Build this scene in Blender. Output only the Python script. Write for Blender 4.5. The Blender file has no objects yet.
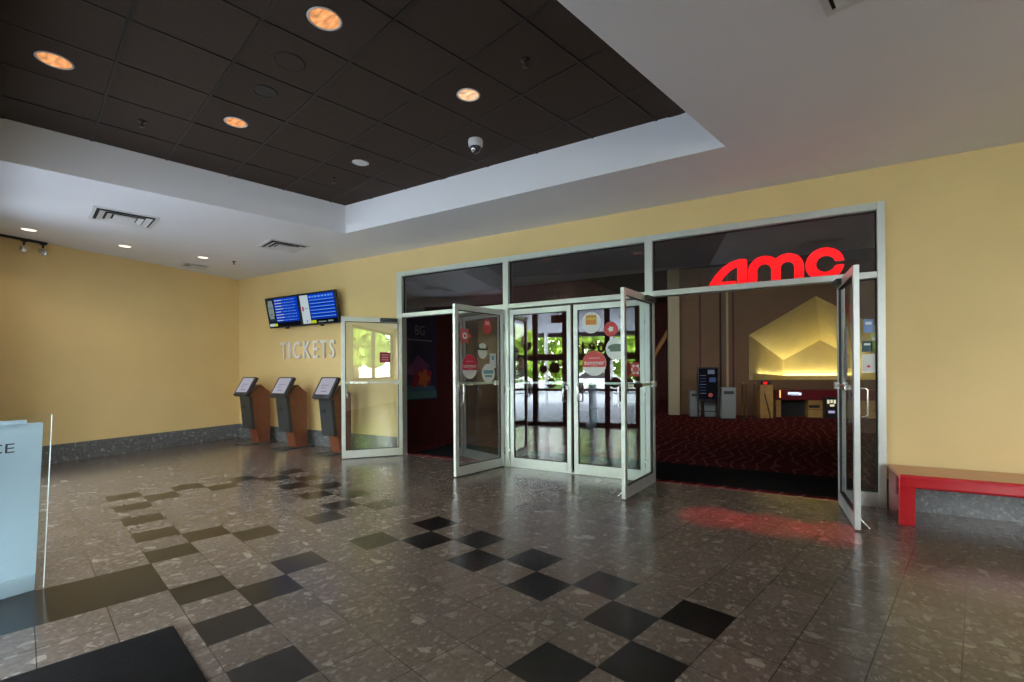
import bpy, bmesh, math, random
from mathutils import Vector, Matrix
R = math.radians
PI = math.pi
sc = bpy.context.scene
col = sc.collection
random.seed(7)

# ------------------------------------------------------------------ helpers
def tag(o, label=None, cat=None, group=None, kind=None):
    if label: o['label'] = label
    if cat: o['category'] = cat
    if group: o['group'] = group
    if kind: o['kind'] = kind
    return o

def empty(name, loc=(0, 0, 0), rz=0.0):
    o = bpy.data.objects.new(name, None)
    o.empty_display_size = 0.1
    o.location = loc
    o.rotation_euler = (0, 0, rz)
    col.objects.link(o)
    return o

def thing(name, label, cat, loc=(0, 0, 0), rz=0.0, group=None):
    return tag(empty(name, loc, rz), label, cat, group)

class MB:
    """collects shapes into one mesh"""
    def __init__(s): s.bm = bmesh.new()
    def xf(s, vs, M):
        if M is not None: bmesh.ops.transform(s.bm, matrix=M, verts=vs)
    def box(s, x0, x1, y0, y1, z0, z1, M=None, bev=0.0, mi=0):
        vs = [s.bm.verts.new((x, y, z)) for x in (x0, x1) for y in (y0, y1) for z in (z0, z1)]
        q = [(0, 1, 3, 2), (4, 6, 7, 5), (0, 4, 5, 1), (2, 3, 7, 6), (0, 2, 6, 4), (1, 5, 7, 3)]
        fs = [s.bm.faces.new([vs[i] for i in f]) for f in q]
        for f in fs: f.material_index = mi
        if bev > 0:
            es = list({e for f in fs for e in f.edges})
            r = bmesh.ops.bevel(s.bm, geom=es, offset=bev, segments=2, affect='EDGES', profile=0.5)
            vs = list({v for f in r['faces'] for v in f.verts} | {v for v in vs if v.is_valid})
            for f in r['faces']: f.material_index = mi
        s.xf([v for v in vs if v.is_valid], M)
        return s
    def prism(s, pts, d, M=None, mi=0):
        """polygon in local xy, extruded from z=0 to z=d"""
        a = [s.bm.verts.new((p[0], p[1], 0)) for p in pts]
        b = [s.bm.verts.new((p[0], p[1], d)) for p in pts]
        n = len(pts)
        fs = [s.bm.faces.new(a[::-1]), s.bm.faces.new(b)]
        for i in range(n):
            fs.append(s.bm.faces.new((a[i], a[(i + 1) % n], b[(i + 1) % n], b[i])))
        for f in fs: f.material_index = mi
        for f in fs[:2]: f.normal_update()
        bmesh.ops.triangulate(s.bm, faces=fs[:2])
        s.xf(a + b, M)
        return s
    def tube(s, pts, r, seg=10, cap=True, mi=0):
        """round bar along a polyline; r a number or one per point"""
        pts = [Vector(p) for p in pts]
        n = len(pts)
        rs = r if isinstance(r, (list, tuple)) else [r] * n
        rings = []
        up = None
        for i, p in enumerate(pts):
            if i == 0: t = pts[1] - p
            elif i == n - 1: t = p - pts[i - 1]
            else: t = (pts[i + 1] - p).normalized() + (p - pts[i - 1]).normalized()
            t.normalize()
            if up is None:
                up = Vector((0, 0, 1)) if abs(t.z) < .9 else Vector((1, 0, 0))
            a = t.cross(up).normalized()
            b = t.cross(a).normalized()
            up = -b if (-b).dot(up) > 0 else b
            rings.append([s.bm.verts.new(p + (a * math.cos(k * 2 * PI / seg) + b * math.sin(k * 2 * PI / seg)) * rs[i]) for k in range(seg)])
        for i in range(n - 1):
            for k in range(seg):
                f = s.bm.faces.new((rings[i][k], rings[i][(k + 1) % seg], rings[i + 1][(k + 1) % seg], rings[i + 1][k]))
                f.smooth = True
                f.material_index = mi
        if cap:
            s.bm.faces.new(rings[0][::-1]).material_index = mi
            s.bm.faces.new(rings[-1]).material_index = mi
        return s
    def lathe(s, prof, seg=32, M=None, smooth=True, mi=0):
        """profile of (r, z) turned about z"""
        rings = []
        for r, z in prof:
            if r < 1e-6: rings.append([s.bm.verts.new((0, 0, z))])
            else: rings.append([s.bm.verts.new((r * math.cos(k * 2 * PI / seg), r * math.sin(k * 2 * PI / seg), z)) for k in range(seg)])
        for a, b in zip(rings[:-1], rings[1:]):
            for k in range(seg):
                k2 = (k + 1) % seg
                if len(a) == 1 and len(b) == 1: continue
                if len(a) == 1: f = s.bm.faces.new((a[0], b[k2], b[k]))
                elif len(b) == 1: f = s.bm.faces.new((a[k], a[k2], b[0]))
                else: f = s.bm.faces.new((a[k], a[k2], b[k2], b[k]))
                f.smooth = smooth
                f.material_index = mi
        s.xf([v for r_ in rings for v in r_], M)
        return s
    def quad(s, pts, mi=0):
        f = s.bm.faces.new([s.bm.verts.new(p) for p in pts])
        f.material_index = mi
        return s
    def text(s, string, size, depth, M, sx=1.0, align='CENTER', offset=0.0, mi=0, res=4):
        cu = bpy.data.curves.new('t', 'FONT')
        cu.body = string
        cu.size = size
        cu.extrude = depth / 2
        cu.align_x = align
        cu.align_y = 'CENTER'
        cu.offset = offset
        cu.resolution_u = res
        ob = bpy.data.objects.new('t', cu)
        col.objects.link(ob)
        dg = bpy.context.evaluated_depsgraph_get()
        me = bpy.data.meshes.new_from_object(ob.evaluated_get(dg))
        n0 = len(s.bm.verts)
        f0 = len(s.bm.faces)
        s.bm.from_mesh(me)
        s.bm.verts.ensure_lookup_table()
        s.bm.faces.ensure_lookup_table()
        bmesh.ops.transform(s.bm, matrix=M @ Matrix.Diagonal((sx, 1, 1, 1)), verts=s.bm.verts[n0:])
        for f in s.bm.faces[f0:]: f.material_index = mi
        bpy.data.objects.remove(ob)
        bpy.data.curves.remove(cu)
        bpy.data.meshes.remove(me)
        return s
    def build(s, name, mats, parent=None, loc=None, rz=None):
        bmesh.ops.recalc_face_normals(s.bm, faces=s.bm.faces)
        me = bpy.data.meshes.new(name)
        s.bm.to_mesh(me)
        s.bm.free()
        for m in (mats if isinstance(mats, (list, tuple)) else [mats]): me.materials.append(m)
        o = bpy.data.objects.new(name, me)
        col.objects.link(o)
        if parent is not None: o.parent = parent
        if loc is not None: o.location = loc
        if rz is not None: o.rotation_euler = (0, 0, rz)
        return o

def struct(o, label=None, cat=None):
    return tag(o, label, cat, None, 'structure')

def dup(root, loc, rz=None, label=None, group=None):
    r = root.copy()
    col.objects.link(r)
    r.location = loc
    if rz is not None: r.rotation_euler = (r.rotation_euler[0], r.rotation_euler[1], rz)
    if label: r['label'] = label
    if group: r['group'] = group
    for ch in list(root.children):
        c = ch.copy()
        col.objects.link(c)
        c.parent = r
        for g in list(ch.children):
            d = g.copy()
            col.objects.link(d)
            d.parent = c
    return r

def stand(x, y, z, rz=0.0, tilt=0.0):
    """matrix: local xy plane stood upright, local x along the wall, local y up, local z out of the wall"""
    return Matrix.Translation((x, y, z)) @ Matrix.Rotation(rz, 4, 'Z') @ Matrix.Rotation(PI / 2 + tilt, 4, 'X')

# ------------------------------------------------------------------ materials
def new_mat(name):
    m = bpy.data.materials.new(name)
    m.use_nodes = True
    nt = m.node_tree
    for n in list(nt.nodes): nt.nodes.remove(n)
    out = nt.nodes.new('ShaderNodeOutputMaterial')
    return m, nt, out

def nd(nt, kind, **kw):
    n = nt.nodes.new(kind)
    for k, v in kw.items():
        if k == 'i':
            for kk, vv in v.items(): n.inputs[kk].default_value = vv
        else: setattr(n, k, v)
    return n

def lin(r, g, b):
    f = lambda c: (c / 255 / 12.92) if c <= 10 else ((c / 255 + .055) / 1.055) ** 2.4
    return (f(r), f(g), f(b), 1)

def pbr(name, c, rough=.5, metal=0.0, spec=.5, noise=0.0, nscale=8.0, bump=0.0, bscale=60.0, coat=0.0):
    m, nt, out = new_mat(name)
    p = nd(nt, 'ShaderNodeBsdfPrincipled', i={'Base Color': c, 'Roughness': rough, 'Metallic': metal, 'Specular IOR Level': spec, 'Coat Weight': coat})
    nt.links.new(p.outputs[0], out.inputs[0])
    tc = nd(nt, 'ShaderNodeTexCoord')
    if noise > 0:
        n = nd(nt, 'ShaderNodeTexNoise', i={'Scale': nscale, 'Detail': 4.0})
        nt.links.new(tc.outputs['Object'], n.inputs['Vector'])
        mx = nd(nt, 'ShaderNodeMix', data_type='RGBA', blend_type='MULTIPLY')
        mx.inputs[0].default_value = 1.0
        rp = nd(nt, 'ShaderNodeMapRange', i={'From Min': .3, 'From Max': .7, 'To Min': 1 - noise, 'To Max': 1 + noise})
        nt.links.new(n.outputs[0], rp.inputs[0])
        mx.inputs[6].default_value = c
        nt.links.new(rp.outputs[0], mx.inputs[7])
        nt.links.new(mx.outputs[2], p.inputs['Base Color'])
    if bump > 0:
        n2 = nd(nt, 'ShaderNodeTexNoise', i={'Scale': bscale, 'Detail': 3.0})
        nt.links.new(tc.outputs['Object'], n2.inputs['Vector'])
        b = nd(nt, 'ShaderNodeBump', i={'Strength': bump, 'Distance': .005})
        nt.links.new(n2.outputs[0], b.inputs['Height'])
        nt.links.new(b.outputs[0], p.inputs['Normal'])
    return m

def emit(name, c, s):
    m, nt, out = new_mat(name)
    e = nd(nt, 'ShaderNodeEmission', i={'Color': c, 'Strength': s})
    nt.links.new(e.outputs[0], out.inputs[0])
    return m

def glass_mat(name, tint=(.93, .96, .95, 1), base=.10, rough=0.0):
    """thin pane: see-through with a mirror reflection that grows at grazing angles"""
    m, nt, out = new_mat(name)
    t = nd(nt, 'ShaderNodeBsdfTransparent', i={'Color': tint})
    g = nd(nt, 'ShaderNodeBsdfGlossy', i={'Color': (1, 1, 1, 1), 'Roughness': rough})
    f = nd(nt, 'ShaderNodeFresnel', i={'IOR': 1.5})
    mr = nd(nt, 'ShaderNodeMapRange', i={'From Min': .04, 'From Max': 1.0, 'To Min': base, 'To Max': 1.0})
    mx = nd(nt, 'ShaderNodeMixShader')
    nt.links.new(f.outputs[0], mr.inputs[0])
    ge = nd(nt, 'ShaderNodeNewGeometry')
    inv = nd(nt, 'ShaderNodeMath', operation='SUBTRACT'); inv.inputs[0].default_value = 1.0
    nt.links.new(ge.outputs['Backfacing'], inv.inputs[1])
    mu = nd(nt, 'ShaderNodeMath', operation='MULTIPLY')
    nt.links.new(mr.outputs[0], mu.inputs[0]); nt.links.new(inv.outputs[0], mu.inputs[1])
    nt.links.new(mu.outputs[0], mx.inputs[0])
    nt.links.new(t.outputs[0], mx.inputs[1])
    nt.links.new(g.outputs[0], mx.inputs[2])
    nt.links.new(mx.outputs[0], out.inputs[0])
    return m

def terrazzo(name, base, chip_lo, chip_hi, rough=.2, chips=1.0, grout=True, scale=9.0, var=.12):
    m, nt, out = new_mat(name)
    L = nt.links.new
    p = nd(nt, 'ShaderNodeBsdfPrincipled', i={'Roughness': rough, 'Specular IOR Level': .5})
    tc = nd(nt, 'ShaderNodeTexCoord')
    ns = nd(nt, 'ShaderNodeTexNoise', i={'Scale': 7.0, 'Detail': 3.0})
    L(tc.outputs['Object'], ns.inputs['Vector'])
    off = nd(nt, 'ShaderNodeVectorMath', operation='SCALE')
    off.inputs[3].default_value = .035
    L(ns.outputs['Color'], off.inputs[0])
    warp = nd(nt, 'ShaderNodeVectorMath', operation='ADD')
    L(tc.outputs['Object'], warp.inputs[0])
    L(off.outputs[0], warp.inputs[1])
    colr = None
    prev = None
    for k, (sx, sy, sz, thr, edge_) in enumerate(((1.0, 1.7, 1, .90, .10), (2.1, 1.3, 2, .84, .10), (4.6, 3.4, 4, .74, .09))):
        mp = nd(nt, 'ShaderNodeMapping')
        mp.inputs['Scale'].default_value = (sx * scale, sy * scale, sz * scale)
        mp.inputs['Rotation'].default_value = (0, 0, .6 + 1.1 * k)
        mp.inputs['Location'].default_value = (3.1 * k, 1.7 * k, 0)
        L(warp.outputs[0], mp.inputs[0])
        v = nd(nt, 'ShaderNodeTexVoronoi', feature='F1')
        v2 = nd(nt, 'ShaderNodeTexVoronoi', feature='DISTANCE_TO_EDGE')
        for vv in (v, v2):
            vv.inputs['Scale'].default_value = 1.0
            vv.inputs['Randomness'].default_value = 1.0
            L(mp.outputs[0], vv.inputs['Vector'])
        sp = nd(nt, 'ShaderNodeSeparateColor')
        L(v.outputs['Color'], sp.inputs[0])
        on = nd(nt, 'ShaderNodeMath', operation='GREATER_THAN')
        on.inputs[1].default_value = thr
        L(sp.outputs[0], on.inputs[0])
        rr = nd(nt, 'ShaderNodeMath', operation='MULTIPLY')
        rr.inputs[1].default_value = edge_ * 3.0
        L(sp.outputs[1], rr.inputs[0])
        ins = nd(nt, 'ShaderNodeMath', operation='GREATER_THAN')
        L(v2.outputs['Distance'], ins.inputs[0])
        L(rr.outputs[0], ins.inputs[1])
        both = nd(nt, 'ShaderNodeMath', operation='MULTIPLY')
        L(on.outputs[0], both.inputs[0])
        L(ins.outputs[0], both.inputs[1])
        amt = nd(nt, 'ShaderNodeMath', operation='MULTIPLY')
        amt.inputs[1].default_value = (.75, .6, .45)[k] * chips
        L(both.outputs[0], amt.inputs[0])
        cc = nd(nt, 'ShaderNodeMix', data_type='RGBA')
        cc.inputs[6].default_value = chip_lo
        cc.inputs[7].default_value = chip_hi
        L(sp.outputs[2], cc.inputs[0])
        mx = nd(nt, 'ShaderNodeMix', data_type='RGBA')
        L(amt.outputs[0], mx.inputs[0])
        if prev is None:
            n2 = nd(nt, 'ShaderNodeTexNoise', i={'Scale': 30.0, 'Detail': 6.0, 'Roughness': .7})
            L(tc.outputs['Object'], n2.inputs['Vector'])
            mr = nd(nt, 'ShaderNodeMapRange', i={'From Min': .3, 'From Max': .7, 'To Min': .7, 'To Max': 1.3})
            L(n2.outputs[0], mr.inputs[0])
            b0 = nd(nt, 'ShaderNodeMix', data_type='RGBA', blend_type='MULTIPLY')
            b0.inputs[0].default_value = 1
            b0.inputs[6].default_value = base
            L(mr.outputs[0], b0.inputs[7])
            prev = b0.outputs[2]
            if grout:
                at = nd(nt, 'ShaderNodeAttribute', attribute_name='tile_shade')
                mr2 = nd(nt, 'ShaderNodeMapRange', i={'To Min': 1 - var, 'To Max': 1 + var})
                L(at.outputs['Fac'], mr2.inputs[0])
                b1 = nd(nt, 'ShaderNodeMix', data_type='RGBA', blend_type='MULTIPLY')
                b1.inputs[0].default_value = 1
                L(prev, b1.inputs[6])
                L(mr2.outputs[0], b1.inputs[7])
                prev = b1.outputs[2]
        L(prev, mx.inputs[6])
        L(cc.outputs[2], mx.inputs[7])
        prev = mx.outputs[2]
    if grout:
        uv = nd(nt, 'ShaderNodeUVMap')
        sx = nd(nt, 'ShaderNodeSeparateXYZ')
        L(uv.outputs[0], sx.inputs[0])
        def edge(o):
            a = nd(nt, 'ShaderNodeMath', operation='SUBTRACT'); a.inputs[1].default_value = .5
            L(o, a.inputs[0])
            b = nd(nt, 'ShaderNodeMath', operation='ABSOLUTE'); L(a.outputs[0], b.inputs[0])
            c = nd(nt, 'ShaderNodeMath', operation='GREATER_THAN'); c.inputs[1].default_value = .4915
            L(b.outputs[0], c.inputs[0])
            return c.outputs[0]
        mxm = nd(nt, 'ShaderNodeMath', operation='MAXIMUM')
        L(edge(sx.outputs[0]), mxm.inputs[0])
        L(edge(sx.outputs[1]), mxm.inputs[1])
        sc_ = nd(nt, 'ShaderNodeMath', operation='MULTIPLY'); sc_.inputs[1].default_value = .75
        L(mxm.outputs[0], sc_.inputs[0])
        g = nd(nt, 'ShaderNodeMix', data_type='RGBA')
        g.inputs[7].default_value = (.015, .014, .014, 1)
        L(sc_.outputs[0], g.inputs[0])
        L(prev, g.inputs[6])
        prev = g.outputs[2]
    L(prev, p.inputs['Base Color'])
    L(p.outputs[0], out.inputs[0])
    return m

M = {}
M['yellow'] = pbr('yellow_paint', (.78, .58, .275, 1), .55, noise=.03, nscale=1.5, bump=.08, bscale=120, spec=.35)
M['white_paint'] = pbr('white_paint', (.80, .80, .83, 1), .7, noise=.03, nscale=.8, spec=.3)
M['fascia'] = pbr('fascia_white_paint', (.86, .86, .88, 1), .7, spec=.3)
M['granite'] = terrazzo('grey_granite', (.13, .135, .14, 1), (.22, .22, .22, 1), (.42, .42, .41, 1), .25, .8, False, 14.0)
M['tile_light'] = terrazzo('brown_terrazzo', (.128, .107, .092, 1), (.155, .13, .11, 1), (.38, .34, .30, 1), .20, .85, True, 10.0)
M['tile_black'] = terrazzo('black_terrazzo', (.012, .0115, .012, 1), (.02, .02, .02, 1), (.06, .06, .05, 1), .20, .5, True, 5.0)
M['alu'] = pbr('clear_anodised_aluminium', (.66, .69, .68, 1), .38, .55, noise=.03, nscale=20)
M['alu_dark'] = pbr('dark_rubber_seal', (.02, .02, .02, 1), .6)
M['steel'] = pbr('brushed_steel', (.75, .75, .74, 1), .25, 1.0)
M['glass'] = glass_mat('door_glass', base=.17)
M['glass_tint'] = glass_mat('transom_glass', tint=(.72, .74, .75, 1), base=.12)
M['glass_out'] = glass_mat('entrance_glass', tint=(.96, .98, .97, 1), base=.05)
M['acrylic'] = glass_mat('acrylic_sheet', tint=(.94, .97, .97, 1), base=.06)
M['bronze'] = pbr('dark_bronze_frame', (.016, .014, .013, 1), .4, .3)
M['black'] = pbr('black_plastic', (.018, .018, .019, 1), .45, noise=.1)
M['charcoal'] = pbr('charcoal_metal', (.045, .047, .052, 1), .4, .2, noise=.06)
M['red_wood'] = pbr('red_brown_laminate', (.175, .056, .028, 1), .35, noise=.15, nscale=10)
M['red'] = pbr('glossy_red_laminate', (.52, .008, .018, 1), .16, coat=.5)
M['bench_top'] = pbr('tan_red_bench_top', (.62, .29, .16, 1), .3, noise=.05)  # tan-red with slight random tone, paler than the apron
M['white_plastic'] = pbr('white_plastic', (.75, .75, .76, 1), .4)
def frost_mat():
    m, nt, out = new_mat('frosted_panel')
    p = nd(nt, 'ShaderNodeBsdfPrincipled', i={'Base Color': (.66, .76, .83, 1), 'Roughness': .3})
    t = nd(nt, 'ShaderNodeBsdfTranslucent', i={'Color': (.66, .78, .86, 1)})
    mx = nd(nt, 'ShaderNodeMixShader'); mx.inputs[0].default_value = .5
    nt.links.new(p.outputs[0], mx.inputs[1]); nt.links.new(t.outputs[0], mx.inputs[2]); nt.links.new(mx.outputs[0], out.inputs[0])
    return m
M['frost'] = frost_mat()
M['ink'] = pbr('dark_ink', (.05, .055, .07, 1), .5)
M['mat'] = pbr('black_floor_mat', (.008, .008, .009, 1), 1.0, spec=.12, noise=.4, nscale=120, bump=.6, bscale=260)
M['amber'] = None
M['vent'] = pbr('painted_white_vent', (.66, .66, .66, 1), .45)
M['vent_dark'] = pbr('vent_throat', (.02, .02, .02, 1), .9)
M['letter'] = pbr('pale_painted_letter', (.86, .81, .76, 1), .4)
M['sprinkler'] = pbr('sprinkler_brass', (.05, .035, .028, 1), .4, .5)
M['sign_red'] = emit('lit_red_letter', (1.0, .0015, .004, 1), 4.5)
M['sign_side'] = pbr('red_letter_return', (.5, .01, .01, 1), .4)

def amber_mat(name, c, s):
    m, nt, out = new_mat(name)
    tc = nd(nt, 'ShaderNodeTexCoord')
    n = nd(nt, 'ShaderNodeTexNoise', i={'Scale': 9.0, 'Detail': 3.0})
    L = nt.links.new
    mp = nd(nt, 'ShaderNodeMapping'); mp.inputs['Scale'].default_value = (1, 3, 1)
    L(tc.outputs['Object'], mp.inputs[0]); L(mp.outputs[0], n.inputs['Vector'])
    mr = nd(nt, 'ShaderNodeMapRange', i={'From Min': .3, 'From Max': .7, 'To Min': .5 * s, 'To Max': 1.5 * s})
    L(n.outputs[0], mr.inputs[0])
    e = nd(nt, 'ShaderNodeEmission', i={'Color': c})
    L(mr.outputs[0], e.inputs[1])
    L(e.outputs[0], out.inputs[0])
    return m
M['amber'] = amber_mat('amber_reflector_glow', (1.0, .42, .16, 1), .95)
M['warm_lamp'] = amber_mat('warm_reflector_glow', (1.0, .62, .35, 1), 1.0)
M['warm_white'] = emit('warm_white_lamp', (1.0, .86, .70, 1), 2.2)

def ceiling_tile_mat():
    m, nt, out = new_mat('brown_ceiling_tile')
    L = nt.links.new
    p = nd(nt, 'ShaderNodeBsdfPrincipled', i={'Roughness': .85, 'Specular IOR Level': .2})
    tc = nd(nt, 'ShaderNodeTexCoord')
    n = nd(nt, 'ShaderNodeTexNoise', i={'Scale': 90.0, 'Detail': 3.0}); L(tc.outputs['Object'], n.inputs['Vector'])
    mr = nd(nt, 'ShaderNodeMapRange', i={'From Min': .3, 'From Max': .7, 'To Min': .85, 'To Max': 1.15}); L(n.outputs[0], mr.inputs[0])
    mx = nd(nt, 'ShaderNodeMix', data_type='RGBA', blend_type='MULTIPLY'); mx.inputs[0].default_value = 1
    mx.inputs[6].default_value = (.062, .044, .033, 1); L(mr.outputs[0], mx.inputs[7])
    L(mx.outputs[2], p.inputs['Base Color'])
    L(p.outputs[0], out.inputs[0])
    return m
M['ceil_tile'] = ceiling_tile_mat()
M['tbar'] = pbr('brown_grid_bar', (.022, .016, .012, 1), .6)

# ------------------------------------------------------------------ layout constants (metres; x along the door wall, y into the theatre)
T1 = Vector((.97017, -.24244, 0))      # direction of the floor tiles and the entrance glazing
T2 = Vector((.24244, .97017, 0))
CH, UH = 3.439, 3.848                  # low ceiling, recessed ceiling
E0 = Vector((6.2, -5.45, 0))           # a point of the entrance glazing
def E(u, v, z=0.0): return E0 + T1 * u - T2 * v + Vector((0, 0, z))
E_RZ = math.atan2(T1.y, T1.x)
XR = 17.5
LW = Vector((.13828, -.99039, 0))
P0 = Vector((0, 0, 0)); P1 = Vector((XR, 0, 0))
P2 = E((17.5 - 6.2) / .97017, 0); P3 = LW * 4.08

# ------------------------------------------------------------------ floor: one tiled slab
BLACK = {(-10, -5), (-9, -4), (-9, -6), (-9, -2), (-6, -2), (-6, -6), (-4, -6), (-5, -5), (-6, -4), (-2, -6),
         (-17, -6), (-15, -6), (-13, -6), (-11, -6), (-16, -5), (-17, -4), (-16, -3), (-17, -2), (-16, -1),
         (-17, 0), (-15, 0), (-14, -1), (-13, 0), (-12, -1), (-11, 0), (-10, -1), (-9, 0),
         (-5, -1), (-6, 0), (-4, 0), (-3, -1), (-2, 0), (-1, -1), (0, 0), (1, -1), (2, 0), (2, -2), (1, -3)}
for j in range(-14, -6):
    BLACK.add((-8, j)); BLACK.add((-7, j))
TS = .308
TO = Vector((9.227, -3.174, 0))
bm = bmesh.new()
uvl = bm.loops.layers.uv.new('UVMap')
shl = bm.faces.layers.float.new('tile_shade')
for i in range(-34, 32):
    for j in range(-18, 22):
        # beyond the middle of the hall the tiles run a little larger
        ps = [TO + T1 * (TS * a) + T2 * (TS * b) for a, b in ((i, j), (i + 1, j), (i + 1, j + 1), (i, j + 1))]
        f = bm.faces.new([bm.verts.new(p) for p in ps])
        for l, u in zip(f.loops, ((0, 0), (1, 0), (1, 1), (0, 1))): l[uvl].uv = u
        f[shl] = random.random()
        f.material_index = 1 if (i, j) in BLACK else 0
def cut(bm, co, no):
    bmesh.ops.bisect_plane(bm, geom=bm.verts[:] + bm.edges[:] + bm.faces[:], plane_co=co, plane_no=no, clear_outer=True)
cut(bm, (0, .06, 0), (0, 1, 0))
cut(bm, (XR, 0, 0), (1, 0, 0))
cut(bm, E(0, .08), -T2)
cut(bm, (0, 0, 0), (-.99039, -.13828, 0))
me = bpy.data.meshes.new('floor')
bm.to_mesh(me); bm.free()
me.materials.append(M['tile_light']); me.materials.append(M['tile_black'])
fl = bpy.data.objects.new('floor', me)
col.objects.link(fl)
struct(fl, 'brown terrazzo tile floor with a staggered trail of black tiles', 'floor')

# ------------------------------------------------------------------ walls, base, ceilings
def wall(name, a, b, z0, z1, th, side, mat, label):
    """upright slab from a to b, thickened to the given side"""
    d = (b - a).normalized(); n = Vector((-d.y, d.x, 0)) * side
    mb = MB()
    vs = [mb.bm.verts.new(p + Vector((0, 0, z))) for z in (z0, z1) for p in (a, b, b + n * th, a + n * th)]
    for q in ((0, 1, 2, 3), (4, 5, 6, 7), (0, 1, 5, 4), (1, 2, 6, 5), (2, 3, 7, 6), (3, 0, 4, 7)):
        mb.bm.faces.new([vs[i] for i in q])
    o = mb.build(name, mat)
    return struct(o, label, 'wall')
FX0, FX1, FZ = 4.69, 11.29, 3.085
mb = MB()
mb.prism([(-.15, 0), (FX0, 0), (FX0, FZ), (FX1, FZ), (FX1, 0), (XR + .2, 0), (XR + .2, 3.95), (-.15, 3.95)], .18, stand(0, .18, 0))
struct(mb.build('wall_front', M['yellow']), 'pale yellow wall around the glass doors', 'wall')
wall('wall_left', P0, P3, 0, 3.95, .18, -1, M['yellow'], 'yellow side wall left of the ticket machines')
wall('wall_right', P1, P2, 0, 3.95, .18, 1, M['yellow'], 'yellow side wall to the right of the bench')
BH = .29
def base(name, a, b, side, label):
    d = (b - a).normalized(); n = Vector((-d.y, d.x, 0)) * side
    mb = MB()
    vs = [mb.bm.verts.new(p + Vector((0, 0, z))) for z in (.0, BH) for p in (a, b, b + n * .018, a + n * .018)]
    for q in ((0, 1, 2, 3), (4, 5, 6, 7), (0, 1, 5, 4), (1, 2, 6, 5), (2, 3, 7, 6), (3, 0, 4, 7)):
        mb.bm.faces.new([vs[i] for i in q])
    struct(mb.build(name, M['granite']), label, 'baseboard')
base('baseboard_left', P0 - Vector((0, .018, 0)), P3, 1, 'grey granite base along the left wall')
base('baseboard_front', P0, Vector((FX0 - .005, 0, 0)), -1, 'grey granite base behind the ticket machines')
base('baseboard_right', Vector((FX1 + .005, 0, 0)), P1, -1, 'grey granite base behind the red bench')

A = Vector((4.824, -1.216, 0)); B = Vector((9.963, -1.302, 0))
Dk = A - T2 * 3.55; Ck = B - T2 * 4.72
up = lambda p, z: Vector((p.x, p.y, z))
mb = MB()
for q in ((P0, P1, B, A), (P1, P2, Ck, B), (P2, P3, Dk, Ck), (P3, P0, A, Dk)):
    mb.quad([up(p, CH) for p in q])
bmesh.ops.remove_doubles(mb.bm, verts=mb.bm.verts, dist=.0005)
struct(mb.build('ceiling', M['white_paint']), 'low white plaster ceiling around the recess', 'ceiling')
mb = MB()
ring = (A, B, Ck, Dk)
for k in range(4):
    a, b = ring[k], ring[(k + 1) % 4]
    mb.quad([up(a, CH), up(b, CH), up(b, UH + .02), up(a, UH + .02)])
struct(mb.build('trim_1', M['fascia']), 'white vertical side of the ceiling recess', 'trim')
mb = MB()
mb.quad([up(p, UH) for p in ring])
struct(mb.build('ceiling_recess', M['ceil_tile']), 'dark brown tiled ceiling inside the recess', 'ceiling')
# grid bars, clipped to the recess
bm = bmesh.new()
G1, G2, GS = -.298, -.241, .645
def bar(p, d, w=.012, h=.006):
    n = Vector((-d.y, d.x, 0))
    return p, d, n, w, h
for k in range(0, 26):
    for axis in (0, 1):
        g = (G1 if axis == 0 else G2) + GS * (k if axis == 0 else k - 14)
        o_, d = (T1 * g, T2) if axis == 0 else (T2 * g, T1)
        n = T1 if axis == 0 else T2
        a, b = o_ - d * 30, o_ + d * 30
        vs = [bm.verts.new((p.x, p.y, z)) for z in (UH - .007, UH - .0005) for p in (a - n * .011, a + n * .011, b + n * .011, b - n * .011)]
        for q in ((0, 1, 2, 3), (4, 5, 6, 7), (0, 1, 5, 4), (1, 2, 6, 5), (2, 3, 7, 6), (3, 0, 4, 7)):
            bm.faces.new([vs[i] for i in q])
cen = (A + B + Ck + Dk) / 4
for k in range(4):
    a, b = ring[k], ring[(k + 1) % 4]
    d = (b - a).normalized(); n = Vector((-d.y, d.x, 0))
    if n.dot(cen - a) > 0: n = -n
    cut(bm, a, n)
me = bpy.data.meshes.new('trim_2'); bm.to_mesh(me); bm.free()
me.materials.append(M['tbar'])
o = bpy.data.objects.new('trim_2', me); col.objects.link(o)
struct(o, 'brown grid bars between the recess ceiling tiles', 'trim')
mb = MB()   # roof slab above everything
mb.prism([(-.4, .2), (XR + .4, .2), (P2.x + .4, P2.y - .1), (P3.x - .6, P3.y - .1)], .1, Matrix.Translation((0, 0, 3.96)))
struct(mb.build('roof', M['vent_dark']), 'roof slab over the hall', 'roof')

# ------------------------------------------------------------------ storefront frame in the door wall
fr = empty('trim_3')
struct(fr, 'silver aluminium storefront frame in the yellow wall', 'frame')
Y0, Y1 = -.035, .085
def member(name, x0, x1, z0, z1, y0=Y0, y1=Y1):
    return MB().box(x0, x1, y0, y1, z0, z1, bev=.004).build(name, M['alu'], fr)
TB0, TB1 = 2.318, 2.385
member('jamb', 4.69, 4.805, 0, 3.085)
member('jamb', 11.225, 11.29, 0, 3.085)
member('mullion', 6.80, 6.895, 0, 3.02)
member('mullion', 8.885, 8.98, 0, 3.02)
member('mullion', 10.91, 10.955, 0, TB0)
member('head', 4.806, 11.224, 3.01, 3.085)
for a, b in ((4.806, 6.799), (6.896, 8.884), (8.981, 11.224)):
    member('transom_bar', a, b, TB0, TB1)
member('sill', 10.956, 11.224, 0, .14)
member('threshold', 6.896, 8.884, 0, .018, -.03, .07)
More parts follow.
